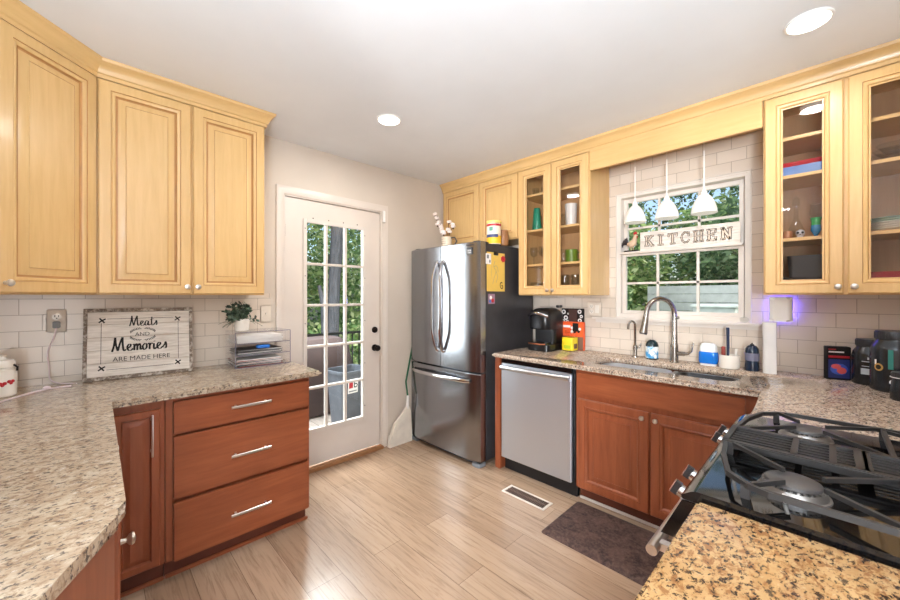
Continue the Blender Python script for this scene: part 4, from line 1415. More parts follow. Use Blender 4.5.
for (dx, dy, dz, bs) in ((0.0, 0.14, 0.33, (0.45, 0.6, 0.75, 0.88, 1.0)), (-0.02, 0.075, 0.22, (0.6, 0.8, 1.0)), (0.02, -0.005, 0.24, (0.7, 1.0)), (0.0, -0.085, 0.20, (0.7, 0.9, 1.0)), (0.03, 0.11, 0.22, (0.75, 1.0)), (-0.01, 0.035, 0.15, (1.0,))):
    P = [Vector((dx * t, dy * t ** 1.3, dz * t)) for t in (0, 0.25, 0.5, 0.75, 1.0)]
    m.tube([tuple(p) for p in P], 0.002, 6)
    for t in bs:
        c0 = Vector((dx * t, dy * t ** 1.3, dz * t)) + Vector((random.uniform(-0.012, 0.012), random.uniform(-0.014, 0.014), 0))
        m2 = M()
        for q in range(4):
            a = q * PI / 2 + random.random()
            m2.ball((c0.x + 0.009 * math.cos(a), c0.y + 0.009 * math.sin(a), c0.z + random.uniform(-0.004, 0.006)), 0.0135, 8)
        m2.ball(tuple(c0), 0.011, 8)
        m2.build('cotton_boll', COTTON, o)
        m.ball((c0.x, c0.y, c0.z - 0.014), 0.009, 6)
m.build('twigs', TWIG, o)
o = thing('canister', 'white and yellow snack canister with a red band on the fridge', 'canister', (2.44, 1.972, FT))
M().lathe([(0.058, 0), (0.060, 0.003), (0.060, 0.172), (0.058, 0.174)], (0, 0, 0), 30).build('body', plain('canister_white', (234, 226, 206), 0.4), o)
M().lathe([(0.0595, 0.1745), (0.063, 0.176), (0.063, 0.192), (0.060, 0.196), (0.004, 0.196)], (0, 0, 0), 30).build('lid', plain('canister_lid', (238, 214, 120), 0.4), o)
def band(r, z0, z1, a0=0, a1=2 * PI, n=30):
    m = M()
    for i in range(n):
        a, b = a0 + (a1 - a0) * i / n, a0 + (a1 - a0) * (i + 1) / n
        m.quad((r * math.cos(a), r * math.sin(a), z0), (r * math.cos(b), r * math.sin(b), z0), (r * math.cos(b), r * math.sin(b), z1), (r * math.cos(a), r * math.sin(a), z1))
    return m
band(0.0606, 0.150, 0.168).build('label_band', 'red', o)
band(0.0606, 0.004, 0.070).build('label_band', plain('label_yellow', (238, 186, 40), 0.4), o)
m = band(0.0612, 0.055, 0.080, PI - 0.7, PI + 1.3)
m.build('label_lettering', plain('label_navy', (54, 66, 110), 0.4), o)
band(0.0612, 0.108, 0.142, PI + 0.0, PI + 0.55).build('label_picture', plain('label_green', (96, 150, 130), 0.4), o)
o = thing('brown_jar', 'small brown jar half hidden behind the snack canister', 'jar', (2.565, 1.975, FT))
M().lathe([(0.046, 0), (0.050, 0.006), (0.052, 0.09), (0.044, 0.11), (0.044, 0.135), (0.004, 0.138)], (0, 0, 0), 22).build('jar', plain('brown_ceramic', (150, 104, 66), 0.4), o)

# broom and dustpan
o = thing('broom', 'white-headed broom with a green handle between the door and fridge', 'broom', (2.072, 2.765, 0))
m = M()
m.loft([[(x, y, z) for x, y, z in ring] for ring in (
    [(-0.150, -0.020, 0.001), (0.105, -0.020, 0.001), (0.105, 0.020, 0.001), (-0.150, 0.020, 0.001)],
    [(-0.140, -0.020, 0.07), (0.105, -0.020, 0.05), (0.105, 0.018, 0.05), (-0.140, 0.018, 0.07)],
    [(-0.085, -0.016, 0.20), (0.100, -0.016, 0.20), (0.100, 0.014, 0.20), (-0.085, 0.014, 0.20)],
    [(0.010, -0.012, 0.285), (0.095, -0.012, 0.285), (0.095, 0.010, 0.285), (0.010, 0.010, 0.285)],
    [(0.045, -0.012, 0.325), (0.080, -0.012, 0.325), (0.080, 0.010, 0.325), (0.045, 0.010, 0.325)])])
m.build('bristles', plain('cream_bristle', (228, 220, 206), 0.8), o, smooth=20)
M().tube([(0.060, 0, 0.31), (0.064, 0, 0.36), (0.070, 0.002, 0.43)], [0.016, 0.015, 0.012], 12).build('socket', 'whitep', o)
M().tube([(0.069, 0.002, 0.42), (0.080, 0.0435, 0.55), (0.120, 0.0440, 0.72), (0.200, 0.0440, 1.05)], 0.0080, 10).build('handle', 'green', o)
o = thing('door_sensor', 'small white alarm sensor at the top right corner of the back door', 'sensor', (1.893, WY - 0.0185, 2.048))
M().box(-0.013, 0.013, -0.014, 0, 0, 0.085, 0, 0.003).build('case', 'whitep', o)
M().box(-0.018, 0.012, -0.016, -0.0005, -0.018, -0.002, 0, 0.002).build('magnet_block', 'whitep', o)

# ================================================================== window wall counter
o = thing('coffee_maker', 'black single-cup coffee maker beside the fridge', 'coffee maker', (2.61, 1.775, CT), -PI / 2)
M().rbox(0.0, 0.205, 0.02, 0.30, 0.0, 0.055, 0.035, 0, 4, 0.006).build('base', 'black', o)
M().rbox(0.008, 0.197, 0.125, 0.30, 0.056, 0.300, 0.04, 0, 4, 0.004).build('column', 'black', o)
m = M()
m.loft([rrect(0.004, 0.201, 0.028, 0.30, 0.055, z) if i < 1 else rrect(0.004 + e, 0.201 - e, 0.022 + e, 0.30 - e, 0.055, z) for i, (z, e) in enumerate(((0.178, 0.0), (0.186, 0.0), (0.290, 0.0), (0.325, 0.012), (0.345, 0.035), (0.352, 0.06)))])
m.build('brew_head', 'black', o)
m = M()
pts = [(0.010 + 0.185 * i / 16, 0.030 - 0.026 * math.sin(PI * i / 16), 0.287 + 0.024 * math.sin(PI * i / 16)) for i in range(17)]
m.tube(pts, 0.010, 10, flat=(0.6, 1.1))
m.build('lid_handle', 'chrome2', o)
M().rbox(0.020, 0.185, 0.006, 0.110, 0.056, 0.066, 0.03, 0, 4, 0.002).build('drip_tray', 'black', o)
M().tube([(0.024, 0.016, 0.060), (0.055, 0.000, 0.060), (0.150, 0.000, 0.060), (0.181, 0.016, 0.060)], 0.006, 8).build('tray_trim', plain('copper', (190, 120, 86), 0.3, 0.8), o)
M().box(0.022, 0.183, 0.118, 0.125, 0.070, 0.176, 0, 0.003).build('cup_bay', 'black', o)
M().rbox(0.158, 0.20, 0.215, 0.265, 0.353, 0.375, 0.012, 0, 3, 0.003).build('water_cap', 'black', o)
o = thing('snack_box', 'black-and-white patterned box standing upright behind the orange box', 'box', (2.945, 1.530, CT), -PI / 2)
M().box(-0.096, 0.096, 0, 0.036, 0, 0.345, 0, 0.002).build('carton', 'ink', o)
m = M()
for i, (x, z, r) in enumerate(((-0.075, 0.315, 0.02), (-0.055, 0.265, 0.02), (-0.078, 0.235, 0.016), (0.07, 0.32, 0.018), (0.085, 0.28, 0.014), (0.072, 0.245, 0.018), (-0.04, 0.232, 0.014), (-0.035, 0.30, 0.008))):
    m.lathe([(r, -0.0006), (r * 0.45, -0.0008)], (x, 0, z), 12, axis='y', caps=False)
m.box(-0.028, 0.048, -0.0012, -0.0003, 0.235, 0.338, 1)
m.build('print', ['paper', plain('cocoa', (70, 44, 38), 0.5)], o)
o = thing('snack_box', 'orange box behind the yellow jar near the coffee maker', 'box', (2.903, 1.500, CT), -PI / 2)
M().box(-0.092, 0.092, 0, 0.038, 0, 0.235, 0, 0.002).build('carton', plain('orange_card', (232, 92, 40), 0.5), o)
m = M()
m.box(0.0, 0.05, -0.0012, -0.0003, 0.155, 0.225, 1)
for i in range(9):
    m.ball((-0.02 + random.uniform(0, 0.10), 0.0, 0.15 + random.uniform(0, 0.07)), 0.012, 8, i % 2, (1, 0.08, 1))
m.box(-0.085, -0.02, -0.0012, -0.0003, 0.185, 0.205, 0)
m.box(-0.0915, 0.0915, -0.0012, -0.0003, 0.002, 0.112, 2)  # lower part: shade behind the jar put into the colour, not printing
m.build('print', ['paper', 'ink', plain('box_shade', (120, 88, 72), 0.5)], o)
o = thing('square_jar', 'square clear jar with a yellow label before the orange box', 'jar', (2.835, 1.490, CT))
M().rbox(-0.048, 0.048, -0.048, 0.048, 0, 0.150, 0.012, 0, 3, 0.004).build('glass', 'clear', o)
m = M().rbox(-0.0485, 0.0485, -0.0485, 0.0485, 0.008, 0.112, 0.012, 0, 3)
m.build('label', plain('yellow_label', (232, 206, 36), 0.45), o)
m = M()
m.box(-0.0492, -0.0484, -0.030, 0.028, 0.022, 0.050, 0)
m.box(-0.024, 0.030, -0.0492, -0.0484, 0.022, 0.062, 1)
m.build('label_print', [plain('label_lime', (176, 190, 40), 0.5), plain('label_brown', (96, 70, 50), 0.5)], o)
M().lathe([(0.034, 0.1505), (0.038, 0.152), (0.038, 0.170), (0.032, 0.174), (0.003, 0.174)], (0, 0, 0), 22).build('lid', 'clear', o)

def bottle(name, label, loc, prof, mats, mis=None, n=22, cat='bottle'):
    o = thing(name, label, cat, loc)
    M().lathe(prof, (0, 0, 0), n, mis=mis).build('body', mats, o)
    return o
o = bottle('soap_bottle', 'dark hand-soap bottle with a blue and white label left of the tall faucet', (2.885, 0.883, CT), [(0.037, 0), (0.041, 0.004), (0.041, 0.104), (0.036, 0.120), (0.022, 0.134), (0.013, 0.138)], plain('dark_teal', (24, 44, 50), 0.15))
mt, nt, b = newmat('blue_white_label')
setp(b, 0.4)
nt.links.new(ramp(nt, noise(nt, coords(nt), 26, 2), [(0.42, (66, 150, 204)), (0.52, (226, 232, 232))]), b.inputs['Base Color'])
band(0.0416, 0.010, 0.092).build('label', mt, o)
M().lathe([(0.013, 0.1385), (0.013, 0.143), (0.005, 0.145), (0.005, 0.152), (0.003, 0.153)], (0, 0, 0), 14).build('pump', 'clear', o)
o = thing('soap_dispenser', 'bright blue dish-soap dispenser with a clear top between the faucet and white cup', 'dispenser', (2.885, 0.545, CT))
M().rbox(-0.028, 0.028, -0.046, 0.046, 0, 0.014, 0.02, 0, 4, 0.003).build('base', 'whitep', o)
BL = plain('blue_soap', (22, 112, 206), 0.12)
M().loft([rrect(-0.030, 0.030, -0.048, 0.048, 0.022, 0.0145), rrect(-0.034, 0.034, -0.053, 0.053, 0.026, 0.03), rrect(-0.034, 0.034, -0.053, 0.053, 0.026, 0.078), rrect(-0.032, 0.032, -0.048, 0.048, 0.024, 0.09)]).build('soap', BL, o)
M().loft([rrect(-0.032, 0.032, -0.047, 0.047, 0.024, 0.0905), rrect(-0.030, 0.030, -0.045, 0.045, 0.024, 0.125), rrect(-0.022, 0.022, -0.036, 0.036, 0.018, 0.142), rrect(-0.010, 0.010, -0.02, 0.02, 0.008, 0.146)]).build('top', plain('frosted', (226, 232, 232), 0.3), o)
o = thing('utensil_cup', 'wide white ceramic cup holding a dish brush behind the sink', 'cup', (2.855, 0.432, CT))
M().lathe([(0.044, 0), (0.052, 0.006), (0.053, 0.080), (0.053, 0.085), (0.049, 0.085), (0.047, 0.010), (0.003, 0.008)], (0, 0, 0), 28).build('cup', 'ceram', o)
o = thing('dish_brush', 'dish brush with a navy handle and red head in the white cup', 'brush', (2.855, 0.432, CT + 0.0095))
M().tube([(0.0, 0.008, 0.0), (0.004, 0.006, 0.12), (0.004, 0.008, 0.245)], [0.006, 0.008, 0.009], 10).build('handle', plain('navy', (28, 44, 72), 0.35), o)
M().rbox(-0.010, 0.008, 0.018, 0.040, 0.055, 0.125, 0.006, 0, 3, 0.004).build('head', plain('brick_red', (132, 44, 34), 0.5), o)
o = thing('dish_stick', 'short cream scrub stick in the white cup', 'brush', (2.865, 0.405, CT + 0.0095))
M().tube([(0, 0, 0), (0.004, -0.006, 0.115)], 0.006, 8).build('stick', 'ceram', o)
o = bottle('soap_bottle', 'dark blue pump bottle between the white cup and paper towels', (2.865, 0.322, CT), [(0.032, 0), (0.036, 0.004), (0.035, 0.03), (0.032, 0.06), (0.034, 0.115), (0.032, 0.135), (0.022, 0.150), (0.012, 0.155)], plain('navy_plastic', (22, 38, 58), 0.12))
band(0.0346, 0.062, 0.108).build('label', plain('slate_label', (112, 112, 134), 0.4), o)
M().lathe([(0.011, 0.1555), (0.011, 0.160), (0.005, 0.162), (0.002, 0.168)], (0, 0, 0), 12).build('pump', 'black', o)
o = thing('paper_towel_roll', 'slim upright white paper towel roll under the right glass cabinet', 'paper towels', (2.845, 0.240, CT))
M().lathe([(0.0310, 0), (0.0315, 0.002), (0.0315, 0.296), (0.031, 0.298), (0.016, 0.298), (0.0155, 0.285), (0.002, 0.285)], (0, 0, 0), 26).build('roll', 'paper', o)
m = M()
m.quad((-0.0317, -0.004, 0.002), (-0.030, -0.034, 0.002), (-0.030, -0.030, 0.296), (-0.0317, 0.0, 0.296))
m.build('loose_sheet', 'paper', o, smooth=0)
VIO = glow('violet_light', (96, 80, 255), 22.0)
o = thing('night_light', 'white plug-in night light glowing violet under the right glass cabinet', 'night light', (WX - 0.0085, 0.198, 1.212), -PI / 2)
M().rbox(-0.054, 0.054, -0.070, -0.014, 0.0, 0.150, 0.027, 0, 6, 0.014).build('case', 'whitep', o)
M().box(-0.050, 0.050, -0.0135, -0.006, 0.02, 0.138).build('light_ring', VIO, o)
M().box(-0.02, 0.02, -0.0055, 0, 0.05, 0.11).build('plug', 'whitep', o)
m = thing('glass_ornament', 'small clear glass ornament on the right end of the window stool', 'ornament', (WX - 0.030, 0.372, 1.1965))
M().ball((0, 0, 0.020), 0.019, 14, 0, (0.7, 1.3, 1.0)).build('glass', 'drink', m)

# black tubs
o = thing('supplement_box', 'black box with a blue and red picture beside the black tubs', 'box', (2.885, -0.040, CT), math.radians(-70))
M().box(-0.048, 0.048, 0, 0.04, 0, 0.178, 0, 0.002).build('carton', 'ink', o)
m = M()
m.box(-0.042, 0.042, -0.0012, -0.0003, 0.010, 0.110, 0)
m.ball((0.0, -0.001, 0.058), 0.034, 14, 1, (1.1, 0.03, 0.9))
m.ball((-0.012, -0.002, 0.072), 0.017, 10, 2, (1.2, 0.06, 0.8))
m.ball((0.010, -0.002, 0.050), 0.020, 10, 2, (1.0, 0.06, 0.9))
m.box(-0.042, 0.042, -0.0012, -0.0003, 0.118, 0.130, 3)
m.box(-0.042, 0.020, -0.0012, -0.0003, 0.146, 0.153, 4)
m.box(-0.042, -0.012, -0.0012, -0.0003, 0.160, 0.166, 3)
m.build('print', [plain('deep_blue', (34, 48, 110), 0.4), plain('mid_blue', (66, 96, 190), 0.4), plain('salmon', (220, 90, 84), 0.5), 'red', 'paper'], o)
TUB = plain('tub_black', (24, 28, 34), 0.22)
LID = plain('tub_lid', (32, 32, 35), 0.4)
def tub(label, loc, r, h, lidr, lidh):
    o = thing('supplement_tub', label, 'tub', loc)
    M().lathe([(r * 0.94, 0), (r, 0.006), (r, h - 0.050), (r * 0.93, h - 0.028), (lidr * 0.96, h - 0.008), (lidr * 0.94, h)], (0, 0, 0), 36).build('body', TUB, o)
    m = M()
    m.lathe([(lidr, h + 0.0005), (lidr, h + lidh - 0.004), (lidr * 0.96, h + lidh), (0.004, h + lidh)], (0, 0, 0), 36)
    for i in range(36):
        a = 2 * PI * i / 36
        m.bar((lidr * math.cos(a), lidr * math.sin(a), h + 0.004), (lidr * math.cos(a), lidr * math.sin(a), h + lidh - 0.006), 0.0025, 0.0025)
    m.build('lid', LID, o)
    return o
o = tub('middle-sized black supplement tub right of the black box', (2.865, -0.150, CT), 0.066, 0.195, 0.052, 0.036)
m = M()
for a0, a1, z0, z1 in ((PI - 0.5, PI + 0.35, 0.118, 0.122), (PI - 0.5, PI + 0.5, 0.095, 0.098), (PI - 0.55, PI - 0.05, 0.055, 0.085), (PI + 0.05, PI + 0.2, 0.040, 0.085), (PI + 0.4, PI + 0.6, 0.060, 0.085), (PI - 0.2, PI + 0.1, 0.130, 0.142)):
    m.add(band(0.0665, z0, z1, a0, a1, 8))
m.build('label_print', plain('label_silver', (170, 176, 182), 0.35), o)
o = tub('largest black supplement tub, printed with colourful emblems', (2.735, -0.222, CT), 0.082, 0.245, 0.066, 0.040)
m = M()
def spot(m, r, a, z, s_, mi):
    n = 16
    c0 = m.v(r * math.cos(a), r * math.sin(a), z)
    vs = [m.v((r + 0.0004) * math.cos(a + s_ / r * math.cos(2 * PI * i / n)), (r + 0.0004) * math.sin(a + s_ / r * math.cos(2 * PI * i / n)), z + s_ * math.sin(2 * PI * i / n)) for i in range(n)]
    for i in range(n):
        m.face([c0, vs[i], vs[(i + 1) % n]], mi)
RR = 0.0826
spot(m, RR, PI - 0.75, 0.115, 0.018, 0)
spot(m, RR + 0.0004, PI - 0.75, 0.115, 0.011, 3)
for k in range(5):
    spot(m, RR + 0.0003 * k, PI - 0.05 + random.uniform(-0.16, 0.16), 0.070 + random.uniform(-0.022, 0.022), 0.012, (1, 2, 1, 2, 1)[k])
for k in range(4):
    spot(m, RR + 0.0003 * k, PI + 0.55 + random.uniform(-0.10, 0.10), 0.150 + random.uniform(-0.02, 0.02), 0.016, (4, 2, 4, 0)[k])
m.add(band(RR, 0.110, 0.200, PI - 0.35, PI - 0.15, 6), mi=5)
m.add(band(RR, 0.125, 0.150, PI - 0.95, PI - 0.85, 4), mi=1)
m.build('label_print', [plain('tan_print', (176, 134, 70), 0.4), 'paper', plain('pink_print', (206, 92, 120), 0.4), 'ink', plain('flame', (226, 96, 40), 0.4), plain('teal_print', (40, 120, 112), 0.4)], o, smooth=0)
o = tub('smallest black supplement tub in front of the largest one', (2.52, -0.235, CT), 0.047, 0.096, 0.043, 0.024)
M().lathe([(0.0465, 0.0962), (0.0465, 0.099)], (0, 0, 0), 30).build('seal_ring', 'paper', o)

# ================================================================== KITCHEN sign and rooster on the sash rail
o = thing('kitchen_sign', 'whitewashed plank sign reading KITCHEN across the sink window', 'sign', (2.972, 0.692, 1.7065), -PI / 2)
m = M()
KW, KH = 0.598, 0.138
m.box(-KW / 2, KW / 2, 0, 0.012, 0, KH / 2 - 0.0006)
m.box(-KW / 2, KW / 2, 0, 0.012, KH / 2 + 0.0006, KH)
m.build('board', planks('whitewashed_board'), o, smooth=0)
# slab-serif capitals as bars: (x0, z0, x1, z1) in a unit cell
CAPS = {
    'K': [(0.16, 0, 0.16, 1), (0.20, 0.42, 0.74, 1.0), (0.34, 0.56, 0.80, 0.0), (0.0, 0, 0.36, 0), (0.0, 1, 0.36, 1), (0.58, 1, 0.90, 1), (0.62, 0, 0.96, 0)],
    'I': [(0.45, 0, 0.45, 1), (0.22, 0, 0.68, 0), (0.22, 1, 0.68, 1)],
    'T': [(0.45, 0, 0.45, 1), (0.24, 0, 0.66, 0), (0.02, 1, 0.88, 1), (0.03, 1, 0.03, 0.76), (0.87, 1, 0.87, 0.76)],
    'C': [(0.80, 0.98, 0.80, 0.68), (0.78, 0.84, 0.62, 0.98), (0.62, 0.98, 0.40, 1.0), (0.40, 1.0, 0.16, 0.80), (0.16, 0.80, 0.08, 0.5), (0.08, 0.5, 0.16, 0.2), (0.16, 0.2, 0.40, 0.0), (0.40, 0.0, 0.64, 0.02), (0.64, 0.02, 0.82, 0.22)],
    'H': [(0.18, 0, 0.18, 1), (0.74, 0, 0.74, 1), (0.18, 0.5, 0.74, 0.5), (0.02, 0, 0.34, 0), (0.02, 1, 0.34, 1), (0.58, 0, 0.90, 0), (0.58, 1, 0.90, 1)],
    'E': [(0.18, 0, 0.18, 1), (0.02, 0, 0.80, 0), (0.02, 1, 0.78, 1), (0.18, 0.52, 0.56, 0.52), (0.79, 0, 0.79, 0.26), (0.77, 1, 0.77, 0.76), (0.56, 0.38, 0.56, 0.64)],
    'N': [(0.16, 0, 0.16, 1), (0.16, 1, 0.76, 0), (0.76, 0, 0.76, 1), (0.0, 0, 0.34, 0), (0.0, 1, 0.22, 1), (0.60, 1, 0.92, 1)],
}
def caps(m, txt, x, z, h, adv, wd, y):
    for i, ch in enumerate(txt):
        for a, b, c_, d_ in CAPS[ch]:
            p0 = Vector((x + i * adv + a * h * 0.86, z + b * h))
            p1 = Vector((x + i * adv + c_ * h * 0.86, z + d_ * h))
            dd = (p1 - p0).normalized()
            stem = wd * (1.5 if abs(dd.y) > 0.6 and abs(d_ - b) > 0.5 else 1.0)
            e = dd * wd * 0.42
            nn = Vector((-dd.y, dd.x)) * stem / 2
            q = [p0 - e - nn, p1 + e - nn, p1 + e + nn, p0 - e + nn]
            m.quad(*[(v.x, y, v.y) for v in q])
    return m
caps(M(), 'KITCHEN', -0.265, 0.034, 0.070, 0.0775, 0.0130, -0.0006).build('lettering_outline', 'ink', o, smooth=0)
caps(M(), 'KITCHEN', -0.265, 0.034, 0.070, 0.0775, 0.0078, -0.0010).build('lettering', plain('letter_fill', (206, 190, 174), 0.6), o, smooth=0)
o = thing('rooster_figurine', 'small rooster figurine with a red comb left of the kitchen plank sign', 'figurine', (2.972, 1.052, 1.7065), -PI / 2)
M().rbox(-0.055, 0.045, -0.014, 0.014, 0, 0.010, 0.006, 0, 2, 0.002).build('base', 'bronze', o)
RW = plain('rooster_cream', (206, 178, 150), 0.5)
m = M()
m.tube([(-0.030, 0, 0.060), (-0.010, 0, 0.055), (0.012, 0, 0.062), (0.020, 0, 0.090), (0.024, 0, 0.115), (0.030, 0, 0.126)], [0.012, 0.026, 0.027, 0.017, 0.012, 0.008], 12)
m.tube([(0.034, 0, 0.122), (0.046, 0, 0.118)], [0.005, 0.001], 8)
for x in (-0.006, 0.010):
    m.tube([(x, 0, 0.036), (x + 0.002, 0, 0.010)], 0.003, 6)
m.build('body', RW, o)
m = M()
for k in range(5):
    a = 1.9 + k * 0.32
    m.tube([(-0.026, 0, 0.062), (-0.026 + 0.04 * math.cos(a), 0, 0.062 + 0.045 * math.sin(a)), (-0.030 + 0.045 * math.cos(a + 0.35), 0, 0.045 + 0.045 * math.sin(a + 0.2))], [0.006, 0.009, 0.003], 8)
m.build('tail', plain('rooster_tail', (42, 34, 36), 0.5), o)
m = M()
for x, z in ((0.018, 0.136), (0.026, 0.142), (0.033, 0.138)):
    m.ball((x, 0, z), 0.008, 8, 0, (0.8, 0.5, 1.3))
m.ball((0.038, 0, 0.108), 0.006, 8, 0, (0.8, 0.6, 1.4))
m.build('comb', 'red', o)

# ================================================================== inside the glass cabinets
CX = 2.80
def glassware(name, label, x, y, z, prof, mat_, group=None, cat='glass', n=18):
    o = M().lathe(prof, (0, 0, 0), n).build(name, mat_, loc=(x, y, z))
    return tag(o, label, cat, group)
def tumbler(r, h):
    return [(r * 0.82, 0), (r * 0.84, 0.003), (r, h), (r * 0.95, h), (r * 0.80, 0.008), (0.002, 0.007)]
def goblet(r, h):
    return [(r * 0.85, 0), (r * 0.8, 0.003), (0.006, 0.010), (0.005, h * 0.42), (r * 0.75, h * 0.55), (r, h * 0.75), (r * 0.88, h), (r * 0.84, h), (r * 0.94, h * 0.75), (r * 0.66, h * 0.56), (0.002, h * 0.47)]
E_ = 0.0005
glassware('tumbler_cup', 'tall teal cup behind the left pane of the cabinet by the fridge', 2.79, 1.775, 1.925 + E_, [(0.040, 0), (0.042, 0.004), (0.028, 0.200), (0.026, 0.205), (0.024, 0.200), (0.036, 0.01), (0.002, 0.008)], plain('teal_cup', (36, 142, 112), 0.35), cat='cup')
glassware('tumbler_cup', 'tall white cup behind the right pane of the cabinet by the fridge', 2.79, 1.456, 1.925 + E_, tumbler(0.048, 0.185), 'whitep', cat='cup')
o = thing('mug', 'lime green mug on a shelf of the cabinet by the fridge', 'mug', (2.79, 1.452, 1.635 + E_))
M().lathe([(0.044, 0), (0.047, 0.004), (0.048, 0.105), (0.044, 0.105), (0.043, 0.010), (0.003, 0.008)], (0, 0, 0), 24).build('cup', plain('lime', (104, 134, 44), 0.35), o)
M().tube([(0.020, -0.043, 0.085), (0.020, -0.075, 0.075), (0.020, -0.075, 0.035), (0.020, -0.043, 0.022)], 0.005, 8).build('handle', plain('lime_dark', (96, 126, 40), 0.35), o)
glassware('tumbler', 'clear tumbler beside the lime green mug', 2.80, 1.535, 1.635 + E_, tumbler(0.032, 0.12), 'drink')
glassware('tumbler', 'small clear glass beside the tall teal cup', 2.86, 1.815, 1.925 + E_, tumbler(0.026, 0.105), 'drink')
glassware('tumbler', 'clear glass beside the tall white cup', 2.84, 1.545, 1.925 + E_, tumbler(0.030, 0.13), 'drink')
for x, y in ((2.78, 1.800), (2.78, 1.715), (2.88, 1.755), (2.88, 1.665)):
    glassware('stem_glass', 'clear stemmed glass on the second shelf up behind the pane nearest the fridge', x, y, 1.635 + E_, goblet(0.034, 0.155), 'drink', 'stemmed glasses in the cabinet by the fridge')
for x, y in ((2.76, 1.495), (2.78, 1.410), (2.86, 1.46), (2.87, 1.37), (2.87, 1.545)):
    glassware('tumbler', 'clear tall glass on the bottom shelf behind the pane away from the fridge', x, y, 1.390 + E_, tumbler(0.034, 0.15), 'drink', 'tall glasses in the cabinet by the fridge')
for x, y in ((2.77, 1.785), (2.77, 1.700), (2.87, 1.745)):
    o = thing('glass_mug', 'clear glass mug on the bottom shelf behind the pane nearest the fridge', 'mug', (x, y, 1.390 + E_), 0, 'glass mugs in the cabinet by the fridge')
    M().lathe(tumbler(0.038, 0.095), (0, 0, 0), 18).build('cup', 'drink', o)
    M().tube([(-0.024, 0.029, 0.075), (-0.045, 0.048, 0.06), (-0.045, 0.048, 0.035), (-0.022, 0.026, 0.02)], 0.004, 8).build('handle', 'drink', o)
for x, y in ((2.78, 1.780), (2.79, 1.700)):
    glassware('tumbler', 'short clear glass on the top shelf behind the pane nearest the fridge', x, y, 2.225 + E_, tumbler(0.030, 0.075), 'drink', 'short glasses on the top shelf')
# right cabinet
def tray(name, label, x, y, z, hx, hy, h, mat_, cat='tray'):
    o = M().loft([rrect(-hx * 0.9, hx * 0.9, -hy * 0.9, hy * 0.9, hx * 0.25, 0), rrect(-hx, hx, -hy, hy, hx * 0.28, h), rrect(-hx * 0.96, hx * 0.96, -hy * 0.96, hy * 0.96, hx * 0.26, h), rrect(-hx * 0.86, hx * 0.86, -hy * 0.86, hy * 0.86, hx * 0.24, 0.004)]).build(name, mat_, loc=(x, y, z))
    return tag(o, label, cat)
tray('baking_dish', 'blue baking dish under the red tray in the right glass cabinet', 2.80, 0.100, 2.012 + E_, 0.10, 0.105, 0.050, plain('dish_blue', (96, 128, 186), 0.35), 'dish')
tray('serving_tray', 'red tray lying on the blue baking dish in the right glass cabinet', 2.80, 0.105, 2.012 + 0.052, 0.10, 0.095, 0.022, 'red')
glassware('candle_jar', 'small brown candle jar on the shelf beside the skull glass', 2.775, 0.158, 1.676 + E_, [(0.018, 0), (0.020, 0.003), (0.020, 0.045), (0.018, 0.048), (0.002, 0.048)], plain('candle', (168, 116, 84), 0.4), cat='candle')
o = thing('skull_glass', 'skull-shaped shot glass on the shelf between the candle and green goblet', 'glass', (2.760, 0.106, 1.676 + E_))
m = M()
m.ball((0, 0, 0.030), 0.021, 14, 0, (0.9, 0.95, 1.0))
m.box(-0.016, 0.010, -0.011, 0.011, 0.0, 0.018, 0, 0.003)
m.build('skull', plain('skull_grey', (186, 184, 190), 0.25), o)
m = M()
for dy in (-0.009, 0.009):
    m.ball((-0.0165, dy, 0.032), 0.006, 8, 0, (0.6, 1, 1))
m.ball((-0.019, 0, 0.022), 0.003, 6)
m.build('eye_sockets', 'ink', o)
glassware('decanter', 'tall clear glass decanter behind the skull glass', 2.87, 0.128, 1.676 + E_, [(0.030, 0), (0.034, 0.004), (0.036, 0.06), (0.022, 0.10), (0.010, 0.13), (0.009, 0.19), (0.016, 0.21), (0.014, 0.24), (0.003, 0.255)], 'drink', cat='decanter')
glassware('stem_glass', 'clear stemmed glass behind the green and blue goblet', 2.88, 0.045, 1.676 + E_, goblet(0.030, 0.20), 'drink')
m = M().lathe([(0.016, 0), (0.014, 0.004), (0.007, 0.012), (0.012, 0.022), (0.021, 0.040), (0.019, 0.066), (0.018, 0.082), (0.023, 0.106), (0.020, 0.106), (0.015, 0.080), (0.002, 0.035)], (0, 0, 0), 20, mis=[0, 0, 0, 0, 0, 1, 1, 1, 1, 0])
tag(m.build('goblet', [plain('goblet_blue', (34, 118, 172), 0.25), plain('goblet_green', (44, 150, 76), 0.25)], loc=(2.765, 0.046, 1.676 + E_)), 'small green and blue hurricane goblet in the right glass cabinet', 'goblet')
tray('baking_tray', 'shallow black baking tray on the bottom shelf of the right glass cabinet', 2.80, 0.085, 1.390 + E_, 0.115, 0.120, 0.075, 'black')
tray('loaf_pan', 'dark grey pan standing on the shallow black baking tray', 2.83, 0.075, 1.390 + 0.0765, 0.075, 0.085, 0.120, 'dgrey', 'pan')
for k in range(3):
    z = 2.012 + E_ + 0.026 * k
    r = 0.085 - 0.012 * k
    m = M().lathe([(r * 0.5, 0), (r * 0.55, 0.003), (r, 0.042), (r * 0.97, 0.043), (r * 0.5, 0.006), (0.002, 0.005)], (0, 0, 0), 24)
    tag(m.build('glass_bowl', 'drink', loc=(2.80, -0.225, z)), ('largest clear glass bowl, lowest of its nest', 'middle clear glass bowl of the nest in the right glass cabinet', 'smallest clear glass bowl, on top of its nest')[k], 'bowl', 'nested glass bowls')
PL = [plain('plate_white', (222, 218, 208), 0.3), plain('plate_green', (150, 172, 146), 0.3)]
